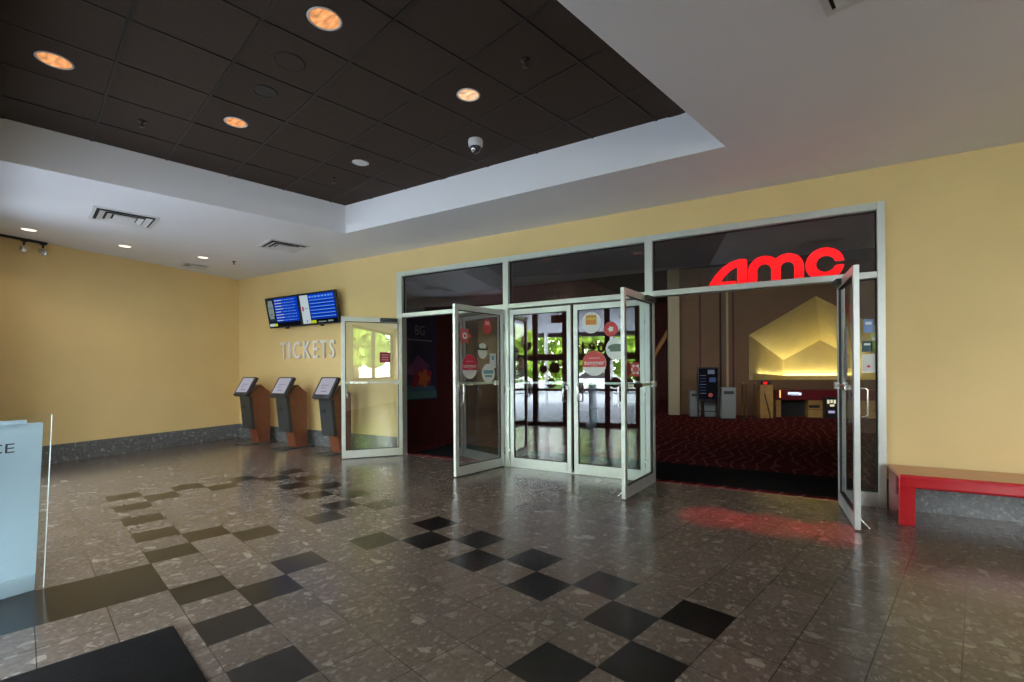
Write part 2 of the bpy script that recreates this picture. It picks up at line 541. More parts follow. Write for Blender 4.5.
# transom panes and side light
wn = 1
for a, b, z0, z1 in ((4.80, 6.80, TB1, 3.01), (6.895, 8.885, TB1, 3.01), (8.98, 11.225, TB1, 3.01), (10.955, 11.225, .14, TB0)):
    w = empty('window_%d' % wn, (a, 0, z0))
    struct(w, ['dark transom pane above the left doorway', 'dark transom pane above the closed doors', 'dark transom pane around the red sign', 'narrow side pane right of the open right door'][wn - 1], 'window')
    wid, hh = b - a, z1 - z0
    MB().box(.004, wid - .004, .028, .036, .004, hh - .004).build('pane', M['glass_tint'] if wn < 4 else M['glass'], w)
    g = MB()
    for q in ((0, wid, 0, .012), (0, wid, hh - .012, hh), (0, .012, .012, hh - .012), (wid - .012, wid, .012, hh - .012)):
        g.box(q[0], q[1], .015, .05, q[2], q[3])
    g.build('gasket', M['alu_dark'], w)
    wn += 1

# ------------------------------------------------------------------ glass doors
DW, DH = .965, 2.285
def circ(rx, ry=None, n=28, a0=0, a1=2 * PI, cx=0, cy=0):
    ry = ry or rx
    full = abs(a1 - a0) > 6.2
    return [(cx + rx * math.cos(a0 + (a1 - a0) * k / (n if full else n - 1)), cy + ry * math.sin(a0 + (a1 - a0) * k / (n if full else n - 1))) for k in range(n)]

C = {}
for nm, rgb in dict(st_red=(200, 62, 62), st_white=(222, 226, 224), st_mag=(196, 38, 74), st_orange=(226, 150, 60), st_green=(96, 120, 104), st_blue=(96, 150, 178),
                    st_black=(20, 20, 22), st_pink=(226, 150, 160), st_lgreen=(150, 178, 96), st_teal=(40, 82, 92), st_pblue=(120, 150, 200), st_yellow=(225, 200, 80), st_dred=(150, 30, 45)).items():
    C[nm] = pbr(nm, lin(*rgb), .45)

class Door:
    """local x from hinge (0) to free edge (DW), local y = thickness, outer (hall) face at -y when closed"""
    def __init__(s, num, hinge, rz, face, label, stop=True, closer=True, pull=True):
        s.face = face
        s.r = empty('door_%d' % num, (hinge[0], hinge[1], .012), rz)
        struct(s.r, label, 'door')
        t = .0225
        al = M['alu']
        MB().box(0, .06, -t, t, 0, DH, bev=.003).build('stile', al, s.r)
        MB().box(DW - .06, DW, -t, t, 0, DH, bev=.003).build('stile', al, s.r)
        MB().box(.061, DW - .061, -t, t, DH - .075, DH, bev=.003).build('top_rail', al, s.r)
        MB().box(.061, DW - .061, -t, t, 0, .125, bev=.003).build('bottom_rail', al, s.r)
        MB().box(.055, DW - .055, -.004, .004, .12, DH - .07).build('glass_pane', M['glass'], s.r)
        g = MB()
        for q in ((.06, DW - .06, .125, .135), (.06, DW - .06, DH - .085, DH - .075), (.06, .07, .135, DH - .085), (DW - .07, DW - .06, .135, DH - .085)):
            g.box(q[0], q[1], -.016, .016, q[2], q[3])
        g.build('glazing_gasket', M['alu_dark'], s.r)
        # push bar on the inner face (away from the hall)
        b = MB().box(.06, DW - .06, .03, .045, 1.205, 1.235, bev=.003)
        b.box(.05, .13, .02, .06, 1.185, 1.255, bev=.004)
        b.build('push_bar', al, s.r)
        MB().box(DW - .40, DW - .12, .026, .075, 1.195, 1.245, bev=.006).build('push_pad', M['steel'], s.r)
        if pull:
            x = DW - .09
            MB().tube([(x, -.02, 1.215), (x, -.075, 1.215), (x, -.088, 1.20), (x, -.088, .985), (x, -.075, .97), (x, -.02, .97)], .0115, 10).build('pull_handle', M['steel'], s.r)
            MB().box(x + .014, x + .05, -.026, -.021, 1.13, 1.19, bev=.002).build('lock_plate', M['steel'], s.r)
        for z in (.22, 1.12, 2.02):
            MB().tube([(-.008, -.026, z - .055), (-.008, -.026, z + .055)], .009, 8).build('hinge', M['steel'], s.r)
        if closer:
            c = MB().box(.08, .36, .026, .075, DH - .07, DH - .01, bev=.006)
            c.build('door_closer', M['charcoal'], s.r)
        if stop:
            k = MB().tube([(DW - .10, -.028, .12), (DW - .10, -.035, .07), (DW - .085, -.085, .012), (DW - .075, -.10, -.004)], [.008, .008, .008, .012], 8)
            k.box(DW - .125, DW - .075, -.034, -.022, .06, .15, bev=.003)
            k.build('kick_stop', M['steel'], s.r)
    def sticker(s, shapes, x, z, label, side=-1):
        """flat vinyl: list of (polygon, material name); side -1 = hall face of the pane"""
        mb = MB(); mats = []
        for k, (poly, mn) in enumerate(shapes):
            if mn not in mats: mats.append(mn)
            d = .0012
            y = side * (.0045 + .0013 * k)
            Mx = Matrix.Translation((x, y, z)) @ Matrix.Rotation(PI / 2, 4, 'X')
            if side > 0: Mx = Matrix.Translation((x, y + d, z)) @ Matrix.Rotation(PI / 2, 4, 'X')
            if isinstance(poly, str):
                txt, size, cx, cy = poly.split('|')
                fl_ = Matrix.Diagonal((s.face, 1, 1, 1))
                mb.text(txt, float(size), d, Mx @ Matrix.Translation((float(cx), float(cy), d / 2)) @ fl_, mi=mats.index(mn))
            else:
                mb.prism(poly, d, Mx, mi=mats.index(mn))
        o = mb.build('sticker', [C[m_] for m_ in mats], s.r)
        o['label'] = label
        return o

def rect(w, h, cx=0, cy=0): return [(cx - w / 2, cy - h / 2), (cx + w / 2, cy - h / 2), (cx + w / 2, cy + h / 2), (cx - w / 2, cy + h / 2)]
def half(r, up_, ry=None, split=-.3):
    ry = ry or r
    a = math.asin(split)
    return circ(r, ry, 24, a, PI - a) if up_ else circ(r, ry, 24, PI - a, 2 * PI + a)
def flower(r, n=6):
    return [((r * (.8 + .2 * math.cos(n * t))) * math.cos(t), (r * (.8 + .2 * math.cos(n * t))) * math.sin(t)) for t in [k * 2 * PI / 48 for k in range(48)]]

def summer(d, x, z, r, ry, col_, label, side=-1):
    d.sticker([(circ(r, ry), 'st_white'), (half(r * .99, True, ry * .99), col_),
               ('summer|%.3f|0|%.3f' % (r * .52, ry * .05), 'st_white'),
               (rect(r * .9, ry * .07, 0, ry * .42), 'st_pink'), (rect(r * .6, ry * .05, 0, -ry * .2), 'st_pink')], x, z, label, side)

# hall face is local -y when rz=0; each door is swung about its hinge
# hinge left: rz 0 closed; door opens towards the hall (-y) with negative rz
d1 = Door(1, (4.82, -.045), R(-129), 1, 'glass door swung wide open against the wall by the ticket machines')
d1.sticker([(rect(.17, .17), 'st_dred'), (rect(.11, .014, 0, .04), 'st_pink'), (rect(.11, .014, 0, .0), 'st_pink'), (rect(.11, .014, 0, -.04), 'st_pink')], .28, 1.63, 'small red square notice', 1)
# hinge right: mirrored through a half turn; closed = rz pi (hall face then local +y)
class DoorR(Door):
    pass
d3 = Door(3, (6.905, .005), 0, 1, 'closed glass door left of the middle pair', stop=False)
def right_door(num, hinge, ang, label, **kw):
    d = Door(num, hinge, 0, -1, label, **kw)
    d.r.scale = (-1, 1, 1)
    d.r.rotation_euler = (0, 0, ang)
    return d
d4 = right_door(4, (8.875, .005), 0, 'closed glass door right of the middle pair with round stickers', stop=False)
d2 = right_door(2, (6.795, -.045), R(80.0), 'open glass door of the left doorway with oval stickers', stop=False)
d5 = Door(5, (8.985, -.045), R(-95), 1, 'open glass door seen edge-on left of the right doorway')
d6 = right_door(6, (10.905, -.045), R(93.2), 'open glass door seen edge-on under the end of the red sign')

# stickers of the closed right door (x measured from its hinge at the right)
xx = lambda x: 8.875 - x
d4.sticker([(circ(.135, .145), 'st_white'), (rect(.15, .13, 0, .035), 'st_orange'), (rect(.12, .03, 0, .05), 'st_yellow')], xx(8.16), 2.03, 'white round sticker with an orange block')
d4.sticker([(circ(.098), 'st_red'), (flower(.04, 5), 'st_white')], xx(8.43), 1.93, 'small red round sticker with a white flower')
d4.sticker([(circ(.145), 'st_white'), (circ(.115, .045, cy=.02), 'st_green'), (rect(.17, .03, 0, -.02), 'st_green')], xx(8.505), 1.67, 'white round sticker with a grey green landscape')
summer(d4, xx(8.20), 1.485, .168, .168, 'st_red', 'large red and white round sticker reading summer')
d4.sticker([(circ(.095), 'st_red'), (flower(.07), 'st_white'), (circ(.04), 'st_red')], xx(8.755), 1.40, 'red round sticker with a white flower ring')
# stickers of the open door on the left
summer(d2, .68, 1.455, .148, .168, 'st_mag', 'magenta and white round sticker reading summer')
d2.sticker([(circ(.095, .11), 'st_white'), (rect(.21, .05, 0, .035), 'st_black'), (rect(.13, .06, 0, .065), 'st_white')], .425, 1.675, 'white round sticker with a black band')
d2.sticker([(circ(.135, .135), 'st_white'), (rect(.2, .05, 0, .02), 'st_blue'), (rect(.14, .03, 0, -.04), 'st_blue')], .31, 1.36, 'white and blue round sticker')
d2.sticker([(rect(.13, .21), 'st_white'), (rect(.05, .06, 0, .04), 'st_blue')], .215, 1.54, 'white paper notice with a blue mark')
d2.sticker([(flower(.12), 'st_red'), (circ(.045), 'st_white'), (circ(.02), 'st_mag')], .77, 1.87, 'red flower sticker')
d2.sticker([(circ(.085, .11), 'st_red'), (rect(.08, .05, 0, .05), 'st_pink')], .33, 2.02, 'red oval sticker')
d5.sticker([(circ(.085), 'st_red'), (flower(.06), 'st_white')], .80, 1.40, 'red round sticker with white petals')
for x_, z_, r_, cn in ((.62, 1.92, .10, 'st_red'), (.42, 2.0, .09, 'st_red'), (.70, 1.66, .09, 'st_orange'), (.36, 1.72, .11, 'st_white')):
    d6.sticker([(circ(r_), cn), (flower(r_ * .55, 5), 'st_white' if cn != 'st_white' else 'st_green')], x_, z_ - .02, {'st_red': 'red round sticker', 'st_orange': 'orange round sticker', 'st_white': 'white round sticker'}[cn])
summer(d6, .33, 1.44, .14, .16, 'st_mag', 'red and white round sticker reading summer')

# papers on the side light
for (x, z, w, h, cn, lab) in ((11.157, 1.84, .085, .14, 'st_pblue', 'blue paper notice at the top of the narrow side pane'),
                              (11.145, 1.63, .09, .11, 'st_teal', 'dark teal paper notice in the middle of the narrow side pane'),
                              (11.197, 1.67, .045, .17, 'st_lgreen', 'light green paper slip beside the teal notice on the side pane'),
                              (11.155, 1.455, .11, .19, 'st_white', 'white paper notice with a red mark lowest on the side pane')):
    mb = MB().box(-w / 2, w / 2, -.0016, 0, -h / 2, h / 2)
    mats = [C[cn]]
    if cn == 'st_white':
        mb.prism(flower(.018, 4), .001, stand(0, -.0017, -.03), mi=1); mats.append(C['st_mag'])
    else:
        mb.box(-w * .3, w * .3, -.0024, -.0016, h * .1, h * .3, mi=1); mats.append(C['st_white'])
    tag(mb.build('paper_notice', mats, None, (x, .0265, z)), lab, 'notice', 'papers on the side pane')

# ------------------------------------------------------------------ red sign on the transom
sg = thing('letter_sign', 'red glowing sign of three rounded lowercase letters over the right doorway', 'sign', (9.593, .12, 2.37))
ox, oz = 9.593, 2.37
def arc(cx, cz, r, a0, a1, n=16): return [(cx + r * math.cos(R(a0 + (a1 - a0) * k / (n - 1))), cz + r * math.sin(R(a0 + (a1 - a0) * k / (n - 1)))) for k in range(n)]
la = [(9.588, 2.352), (9.612, 2.405), (9.637, 2.45), (9.692, 2.533), (9.768, 2.613), (9.853, 2.665), (9.937, 2.689), (9.995, 2.692), (10.022, 2.682), (10.031, 2.655), (10.031, 2.352), (9.928, 2.352), (9.928, 2.602),
      (9.89, 2.59), (9.852, 2.566), (9.788, 2.506), (9.745, 2.444), (9.90, 2.444), (9.914, 2.432), (9.914, 2.352)]
lm = [(10.045, 2.352)] + arc(10.2075, 2.535, .1625, 180, 50, 14) + arc(10.4375, 2.54, .1575, 136, 0, 16) + [(10.595, 2.352), (10.503, 2.352)] + arc(10.4375, 2.54, .0655, 0, 180) + [(10.372, 2.352), (10.278, 2.352)] + arc(10.2075, 2.535, .0705, 0, 180) + [(10.137, 2.352)]
lc = arc(10.787, 2.538, .176, 7, 353, 44) + arc(10.797, 2.538, .088, 345, 15, 30)
for pl in (la, lm, lc):
    mb = MB()
    q = [(x - ox, z - oz) for x, z in pl]
    mb.prism(q, .05, stand(0, .05, 0), mi=1)
    mb.prism(q, .004, stand(0, 0, 0), mi=0)
    mb.build('letter', [M['sign_red'], M['sign_side']], sg)
MB().box(-.15, 1.5, .06, .09, -.01, .02).build('mounting_rail', M['charcoal'], sg)

# ------------------------------------------------------------------ TICKETS lettering
tk = thing('wall_lettering', 'raised pale letters on the yellow wall above the ticket machines', 'lettering', (1.49, -.002, 1.655))
lw = [.24, .09, .36, .30, .25, .27, .27]
x = 0.0
tot = 1.68
ws = [.255, .115, .33, .29, .235, .25, .225]
k_ = tot / sum(ws)
for ch, w in zip('TICKETS', ws):
    mb = MB().text(ch, .475, .035, stand(x + w * k_ / 2, -.02, .17), sx=.72, offset=.004)
    mb.build('letter', M['letter'], tk)
    x += w * k_

# ------------------------------------------------------------------ wall displays
SCR = dict(blue=emit('screen_blue', (.004, .06, .62, 1), .85), dblue=emit('screen_deep_blue', (.002, .02, .28, 1), .8), white=emit('screen_white', (.72, .86, .9, 1), .62), dark=emit('screen_black', (.01, .012, .02, 1), .4),
           yellow=emit('screen_lime', (.55, .62, .02, 1), .8), mag=emit('screen_magenta', (.62, .02, .25, 1), .7), grey=emit('screen_grey', (.35, .45, .42, 1), .5), cyan=emit('screen_pale_blue', (.16, .36, .8, 1), .8), hair=emit('screen_portrait_dark', (.04, .05, .07, 1), .5))
SK = list(SCR)
def display(x0, label, content):
    w, h = 1.035, .605
    d = thing('wall_display', label, 'screen', (x0 + w / 2, -.155, 2.60), 0, 'wall screens over the ticket machines')
    T = Matrix.Rotation(R(-10.5), 4, 'X')       # leans forward at the top
    T = Matrix.Rotation(R(10.5), 4, 'X')
    MB().box(-w / 2, w / 2, -.025, .03, -h / 2, h / 2, T, bev=.004).build('housing', M['black'], d)
    mb = MB()
    def q(x, z, ww, hh, key, lift=0):
        mb.box(x, x + ww, -.0275 - lift, -.026, z, z + hh, T, mi=SK.index(key))
    iw, ih = w - .05, h - .05
    q(-iw / 2, -ih / 2, iw, ih, 'dark')
    content(q, -iw / 2, -ih / 2, iw, ih)
    s_ = mb.build('screen', [SCR[k] for k in SK], d)
    s_['label'] = 'lit blue timetable screen'
    MB().box(-.12, .12, .03, .15, -.12, .12).build('bracket', M['charcoal'], d)
    MB().box(-.03, .03, -.01, .03, -h / 2 - .03, -h / 2 + .0, T).build('sensor', M['black'], d)
    return d
rnd = random.Random(3)
def c_left(q, x, z, w, h):
    q(x + .01, z + .10, .21, h - .11, 'hair', .0004)
    q(x + .06, z + .16, .13, .36, 'grey', .0008); q(x + .04, z + .22, .17, .24, 'grey', .0008)
    q(x + .08, z + .37, .03, .018, 'hair', .0012); q(x + .14, z + .37, .03, .018, 'hair', .0012); q(x + .09, z + .24, .07, .015, 'hair', .0012)
    q(x + .25, z + .085, w - .26, h - .095, 'blue', .0004)
    for k in range(8):
        zz = z + .11 + k * .056
        q(x + .27, zz, .17 + .1 * rnd.random(), .014, 'white', .0008)
        xx_ = x + .5
        while xx_ < x + w - .1:
            ww = .03 + .03 * rnd.random(); q(xx_, zz, ww, .013, 'cyan', .0008); xx_ += ww + .025
        q(x + .25, zz - .02, w - .26, .016, 'dblue', .0006)
    q(x + .01, z + .01, .16, .055, 'white', .0008); q(x + .17, z + .01, .09, .055, 'yellow', .0008)
def c_right(q, x, z, w, h):
    q(x + .01, z + .01, .235, h - .02, 'white', .0004)
    q(x + .04, z + .25, .05, .085, 'mag', .0008); q(x + .11, z + .29, .10, .012, 'grey', .0008); q(x + .12, z + .03, .03, .05, 'grey', .0008)
    q(x + .26, z + .085, w - .27, h - .095, 'blue', .0004)
    xx_ = x + .28
    while xx_ < x + w - .08:
        ww = .03 + .04 * rnd.random(); q(xx_, z + h - .07, ww, .03, 'cyan', .0008); xx_ += ww + .03
    for k in range(6):
        zz = z + .12 + k * .062
        q(x + .28, zz, w - .31, .012, 'cyan', .0008)
        q(x + .26, zz - .025, w - .27, .022, 'dblue', .0006)
    q(x + .25, z + .01, .14, .055, 'yellow', .0008); q(x + .45, z + .02, .22, .02, 'grey', .0008); q(x + .72, z + .02, .14, .03, 'grey', .0008)
display(1.30, 'left wall screen with a portrait beside a blue timetable', c_left)
display(2.345, 'right wall screen with a white strip beside a blue timetable', c_right)

# ------------------------------------------------------------------ ticket kiosks (origin: floor under the right side plane x=0, wall at y=0)
kl = ['ticket machine nearest the room corner', 'ticket machine in the middle of the row of three', 'ticket machine half hidden behind the swung-open glass door']
M['kscreen'] = emit('kiosk_screen_glow', (.68, .66, .78, 1), .55)
M['kscreen_ink'] = emit('kiosk_screen_print', (.45, .40, .5, 1), .5)
ks = thing('ticket_kiosk', kl[0], 'ticket machine', (1.40, 0, 0), 0, 'ticket machines along the yellow wall')
MB().box(-.33, .04, -.72, -.06, 0, .018, bev=.004).build('base_plate', M['charcoal'], ks)
prof = [(-.42, .018), (-.20, .018), (-.20, 1.02), (-.385, 1.17), (-.60, .98), (-.50, .32)]
XM = lambda x0: Matrix(((0, 0, 1, x0), (1, 0, 0, 0), (0, 1, 0, 0), (0, 0, 0, 1)))
mb = MB().prism(prof, .235, XM(-.235))
mb.build('pedestal', M['red_wood'], ks)
prof = [(-.575, .31), (-.51, .31), (-.575, .94), (-.64, .94)]
mb = MB().prism(prof, .315, XM(-.30))
fp = mb.build('front_panel', M['charcoal'], ks)
sl = Matrix.Translation((-.205, -.622, .745)) @ Matrix.Rotation(R(-6), 4, 'X')
mb = MB().box(-.05, .05, -.012, .01, -.035, .035, sl, bev=.004)
mb.build('card_slot', M['black'], fp)
hd = Matrix.Translation((-.15, -.60, 1.13)) @ Matrix.Rotation(R(-30), 4, 'X')
h_ = MB().box(-.225, .225, -.03, .035, -.205, .205, hd, bev=.012).build('screen_head', M['charcoal'], ks)
MB().box(-.175, .175, -.0345, -.031, -.135, .175, hd).box(-.10, .08, -.036, -.034, .03, .045, hd, mi=1).box(-.09, .02, -.036, -.034, -.02, -.008, hd, mi=1).box(-.05, .09, -.036, -.034, -.09, -.07, hd, mi=1).build('screen', [M['kscreen'], M['kscreen_ink']], h_)
MB().box(-.06, .06, -.036, -.03, -.185, -.16, hd, bev=.002).build('speaker_strip', M['black'], h_)
dup(ks, (2.555, 0, 0), None, kl[1])
dup(ks, (3.755, 0, 0), None, kl[2])

# ------------------------------------------------------------------ red bench
bn = thing('bench', 'long glossy red bench against the wall right of the doors', 'bench', (11.29, -.62, 0))
bl = 2.55
MB().box(0, bl, .02, .53, .425, .455, bev=.006).build('seat_top', M['bench_top'], bn)
ap = MB()
ap.box(.0, bl, .0, .05, .335, .452, bev=.022)
ap.build('front_apron', M['red'], bn)
for x0 in (.004, bl - .124):
    MB().box(x0, x0 + .118, .004, .50, .0, .424, bev=.008).build('leg', M['red'], bn)

# ------------------------------------------------------------------ glass fronted sign stand at the left
ss = thing('sign_stand', 'frosted glass sign stand at the left edge beside the entrance', 'sign stand', (6.23, -4.915, 0))
MB().box(-.006, .006, -.56, 0, .004, 1.135, bev=.002).build('glass_sheet', M['acrylic'], ss)
MB().box(-.006, .006, .0002, .003, .004, 1.135).build('edge_glint_strip', pbr('edge_glint_strip', (.62, .66, .62, 1), .2), ss)  # opaque pale strip; the bright line of the glass edge is its colour
MB().box(-.016, -.008, -.53, -.038, .105, 1.085).build('frosted_panel', M['frost'], ss)
MB().box(-.020, -.017, -.50, -.115, 1.06, 1.108).build('backing_sheet', M['frost'], ss)
tx = MB()
tx.text('OFFICE', .085, .0015, Matrix.Translation((-.0071, -.165, .932)) @ Matrix.Rotation(PI / 2, 4, 'Z') @ Matrix.Rotation(PI / 2, 4, 'X'), sx=1.25, align='RIGHT')
tx.build('lettering', M['ink'], ss)
MB().box(-.12, -.008, -.53, -.038, 0, .10, bev=.004).build('plinth', M['frost'], ss)
MB().box(-.05, -.022, -.53, -.50, .10, 1.08).build('post', M['alu'], ss)

shear = Matrix.Identity(4); shear[1][2] = .044      # the upright edges lean a little outwards
for c_ in ss.children: c_.data.transform(shear)

# floor mat near the camera
mt = MB()
a0 = Vector((7.52, -4.735, 0))
mt.box(0, 3.2, -1.02, 0, 0, .012, bev=.004)
tag(mt.build('floor_mat', M['mat'], None, a0, E_RZ), 'black rectangular floor mat in the foreground by the entrance', 'mat')

# ------------------------------------------------------------------ ceiling fittings
def downlight(label, x, y, z, r, mat, power=0, group=None, warm=(1, .72, .45)):
    d = thing('recessed_downlight', label, 'ceiling light', (x, y, z), 0, group)
    MB().lathe([(r, -.001), (r + .004, -.006), (r - .006, -.010), (r - .012, -.003)], 36).build('trim_ring', M['steel'] if mat is None else M['vent'], d)
    MB().lathe([(r - .011, -.004), (r * .5, -.0035), (0, -.003)], 36).build('reflector', mat or M['vent'], d)
    if power:
        l = bpy.data.lights.new('lamp', 'SPOT')
        l.energy = power; l.color = warm; l.spot_size = R(120); l.spot_blend = .8; l.shadow_soft_size = .07
        o = bpy.data.objects.new('lamp', l); col.objects.link(o)
        o.parent = d; o.location = (0, 0, -.03)
    return d
gr1 = 'downlights in the brown recess'
downlight('glowing amber downlight near the left edge of the brown recess', 5.529, -4.637, UH, .112, M['amber'], 35, gr1)
downlight('glowing amber downlight nearest the camera in the brown recess', 7.70, -3.855, UH, .112, M['amber'], 35, gr1)
downlight('glowing amber downlight beside the dark round grille in the brown recess', 5.807, -3.384, UH, .10, M['amber'], 35, gr1)
downlight('glowing warm downlight next to the dome camera', 8.021, -2.598, UH, .10, M['warm_lamp'], 35, gr1)
dl = downlight('unlit silver downlight near the inner corner of the recess', 6.139, -2.121, UH, .095, None, 0, gr1)
gr2 = 'small downlights along the left wall'
for (x, y), lb in (((1.215, -3.667), 'small lit downlight above the track light'), ((1.294, -2.572), 'small lit downlight second along the left wall'), ((1.54, -1.523), 'small lit downlight nearest the room corner')):
    downlight(lb, x, y, CH, .09, M['warm_white'], 14, gr2, (1, .85, .65))
def vent(label, cx, cy, s, rz, group='square ceiling air vents'):
    v = thing('air_vent', label, 'vent', (cx, cy, CH), rz, group)
    f = MB(); h = s / 2; w = .035
    for q in ((-h, h, -h, -h + w), (-h, h, h - w, h), (-h, -h + w, -h + w, h - w), (h - w, h, -h + w, h - w)):
        f.box(q[0], q[1], q[2], q[3], -.012, -.001)
    f.build('vent_frame', M['vent'], v)
    MB().box(-h + w, h - w, -h + w, h - w, -.003, -.001).build('throat', M['vent_dark'], v)
    for k, (a, b) in enumerate(((.80, .62), (.56, .40))):
        a *= h; b *= h
        m = MB()
        ra = [(-a, -a), (a, -a), (a, a), (-a, a)]; rb = [(-b, -b), (b, -b), (b, b), (-b, b)]
        for i in range(4):
            j = (i + 1) % 4
            m.quad([(*ra[i], -.024), (*ra[j], -.024), (*rb[j], -.008), (*rb[i], -.008)])
            m.quad([(*ra[i], -.027), (*ra[j], -.027), (*rb[j], -.011), (*rb[i], -.011)])
            m.quad([(*ra[i], -.024), (*ra[j], -.024), (*ra[j], -.027), (*ra[i], -.027)])
        m.build('louvre', M['vent'], v)
    MB().box(-.34 * h, .34 * h, -.34 * h, .34 * h, -.022, -.012).build('centre_plate', M['vent'], v)
    return v
vent('square ceiling air vent above the left wall, larger in view', 2.95, -3.21, .66, E_RZ)
vent('square ceiling air vent between the recess corner and the wall screens', 3.42, -1.25, .60, E_RZ)
vent('small ceiling air vent right above the left wall', .72, -1.25, .40, E_RZ)
vent('square ceiling air vent at the upper right edge of the photo', 10.653 + .226, -2.764 - .365, .60, E_RZ)
dc = thing('dome_camera', 'small white dome security camera on the brown recess ceiling', 'camera', (7.60, -1.88, UH))
MB().lathe([(0, -.001), (.074, -.001), (.078, -.012), (.076, -.06), (.066, -.075), (.06, -.078)], 32).build('housing', M['white_plastic'], dc)
MB().lathe([(.058, -.078), (.056, -.10), (.042, -.125), (.02, -.138), (0, -.141)], 28).build('dome', pbr('smoked_dome', (.03, .03, .04, 1), .08, coat=.6), dc)
MB().lathe([(0, 0), (.024, 0), (.026, .02), (.02, .028), (0, .028)], 16, Matrix.Translation((.012, -.05, -.115)) @ Matrix.Rotation(R(125), 4, 'X')).build('lens', M['steel'], dc)
sp = thing('ceiling_speaker', 'dark round speaker grille in the brown recess', 'speaker', (6.533, -3.552, UH))
MB().lathe([(.10, -.001), (.105, -.006), (.09, -.010), (.086, -.004)], 32).build('rim', M['tbar'], sp)
MB().lathe([(.088, -.003), (0, -.003)], 32).build('grille', M['black'], sp)
cp = thing('ceiling_speaker', 'brown painted round cover in the recess ceiling', 'ceiling cover', (7.079, -3.696, UH))
MB().lathe([(.115, -.001), (.12, -.008), (.105, -.013), (.098, -.009)], 32).build('rim', M['ceil_tile'], cp)
MB().lathe([(.099, -.008), (0, -.009)], 32).build('grille', M['ceil_tile'], cp)
sl_ = ['sprinkler head in the brown recess close to its left side', 'sprinkler head in the brown recess close to its right side', 'sprinkler head in the brown recess by its inner corner', 'sprinkler head on the white ceiling near the room corner']
for (x, y, z), lb in zip(((5.051, -3.861, UH), (8.679, -2.76, UH), (5.507, -1.979, UH), (1.676, -1.057, CH + .006)), sl_):
    s_ = thing('sprinkler', lb, 'sprinkler', (x, y, z), 0, 'fire sprinklers')
    MB().lathe([(0, -.001), (.038, -.001), (.034, -.010), (.014, -.014), (.012, -.03), (0, -.03)], 20).build('escutcheon', M['sprinkler'], s_)
    MB().lathe([(.006, -.03), (.008, -.05), (.024, -.053), (.024, -.056), (0, -.058)], 16).build('deflector', M['sprinkler'], s_)
tl = thing('track_light', 'black ceiling track with two round spotlights above the left wall', 'track light', (.55, -3.52, CH), math.atan2(LW.y, LW.x))
MB().box(-.24, .62, -.018, .018, -.036, -.001, bev=.003).build('track', M['black'], tl)
for k, (x, az) in enumerate(((.03, -8), (-.19, 6))):
    T = Matrix.Translation((x, 0, -.15)) @ Matrix.Rotation(R(az + 70), 4, 'Z') @ Matrix.Rotation(R(-62), 4, 'Y')
    h_ = MB().lathe([(0, .07), (.03, .068), (.045, .05), (.05, -.01), (.05, -.055), (.044, -.058), (.042, -.05)], 24, T).build('spot_head', pbr('tan_spot_head', (.55, .47, .36, 1), .4), tl)
    MB().lathe([(.042, -.05), (.03, -.042), (0, -.036)], 24, T).build('lens', M['steel'], h_)
    MB().tube([(x, 0, -.03), (x, 0, -.105)], .013, 10).box(x - .03, x + .03, -.02, .02, -.05, -.036).build('stem', M['black'], h_)

# ------------------------------------------------------------------ theatre lobby behind the doors
LD = Vector((.96, .28, 0)); LN = Vector((-.28, .96, 0))
L_RZ = math.atan2(LD.y, LD.x)
M['lobby_wall'] = pbr('brown_lobby_wall', (.165, .09, .042, 1), .7, noise=.05, nscale=2)
M['lobby_red'] = pbr('dark_red_lobby_wall', (.09, .014, .016, 1), .6, noise=.2, nscale=4)
M['niche'] = pbr('cream_niche_plaster', (.58, .50, .26, 1), .7, noise=.05, nscale=3)
M['cove'] = emit('cove_lamp_glow', (1.0, .86, .40, 1), 55.0)
M['cove_spot'] = emit('cove_spot_glow', (1.0, .86, .40, 1), 150.0)
M['wood'] = pbr('yellow_wood_front', (.42, .25, .07, 1), .45, noise=.15, nscale=9)
M['cream_post'] = pbr('cream_painted_post', (.40, .33, .20, 1), .6)
M['grey_cab'] = pbr('pale_grey_cabinet', (.25, .27, .27, 1), .5)
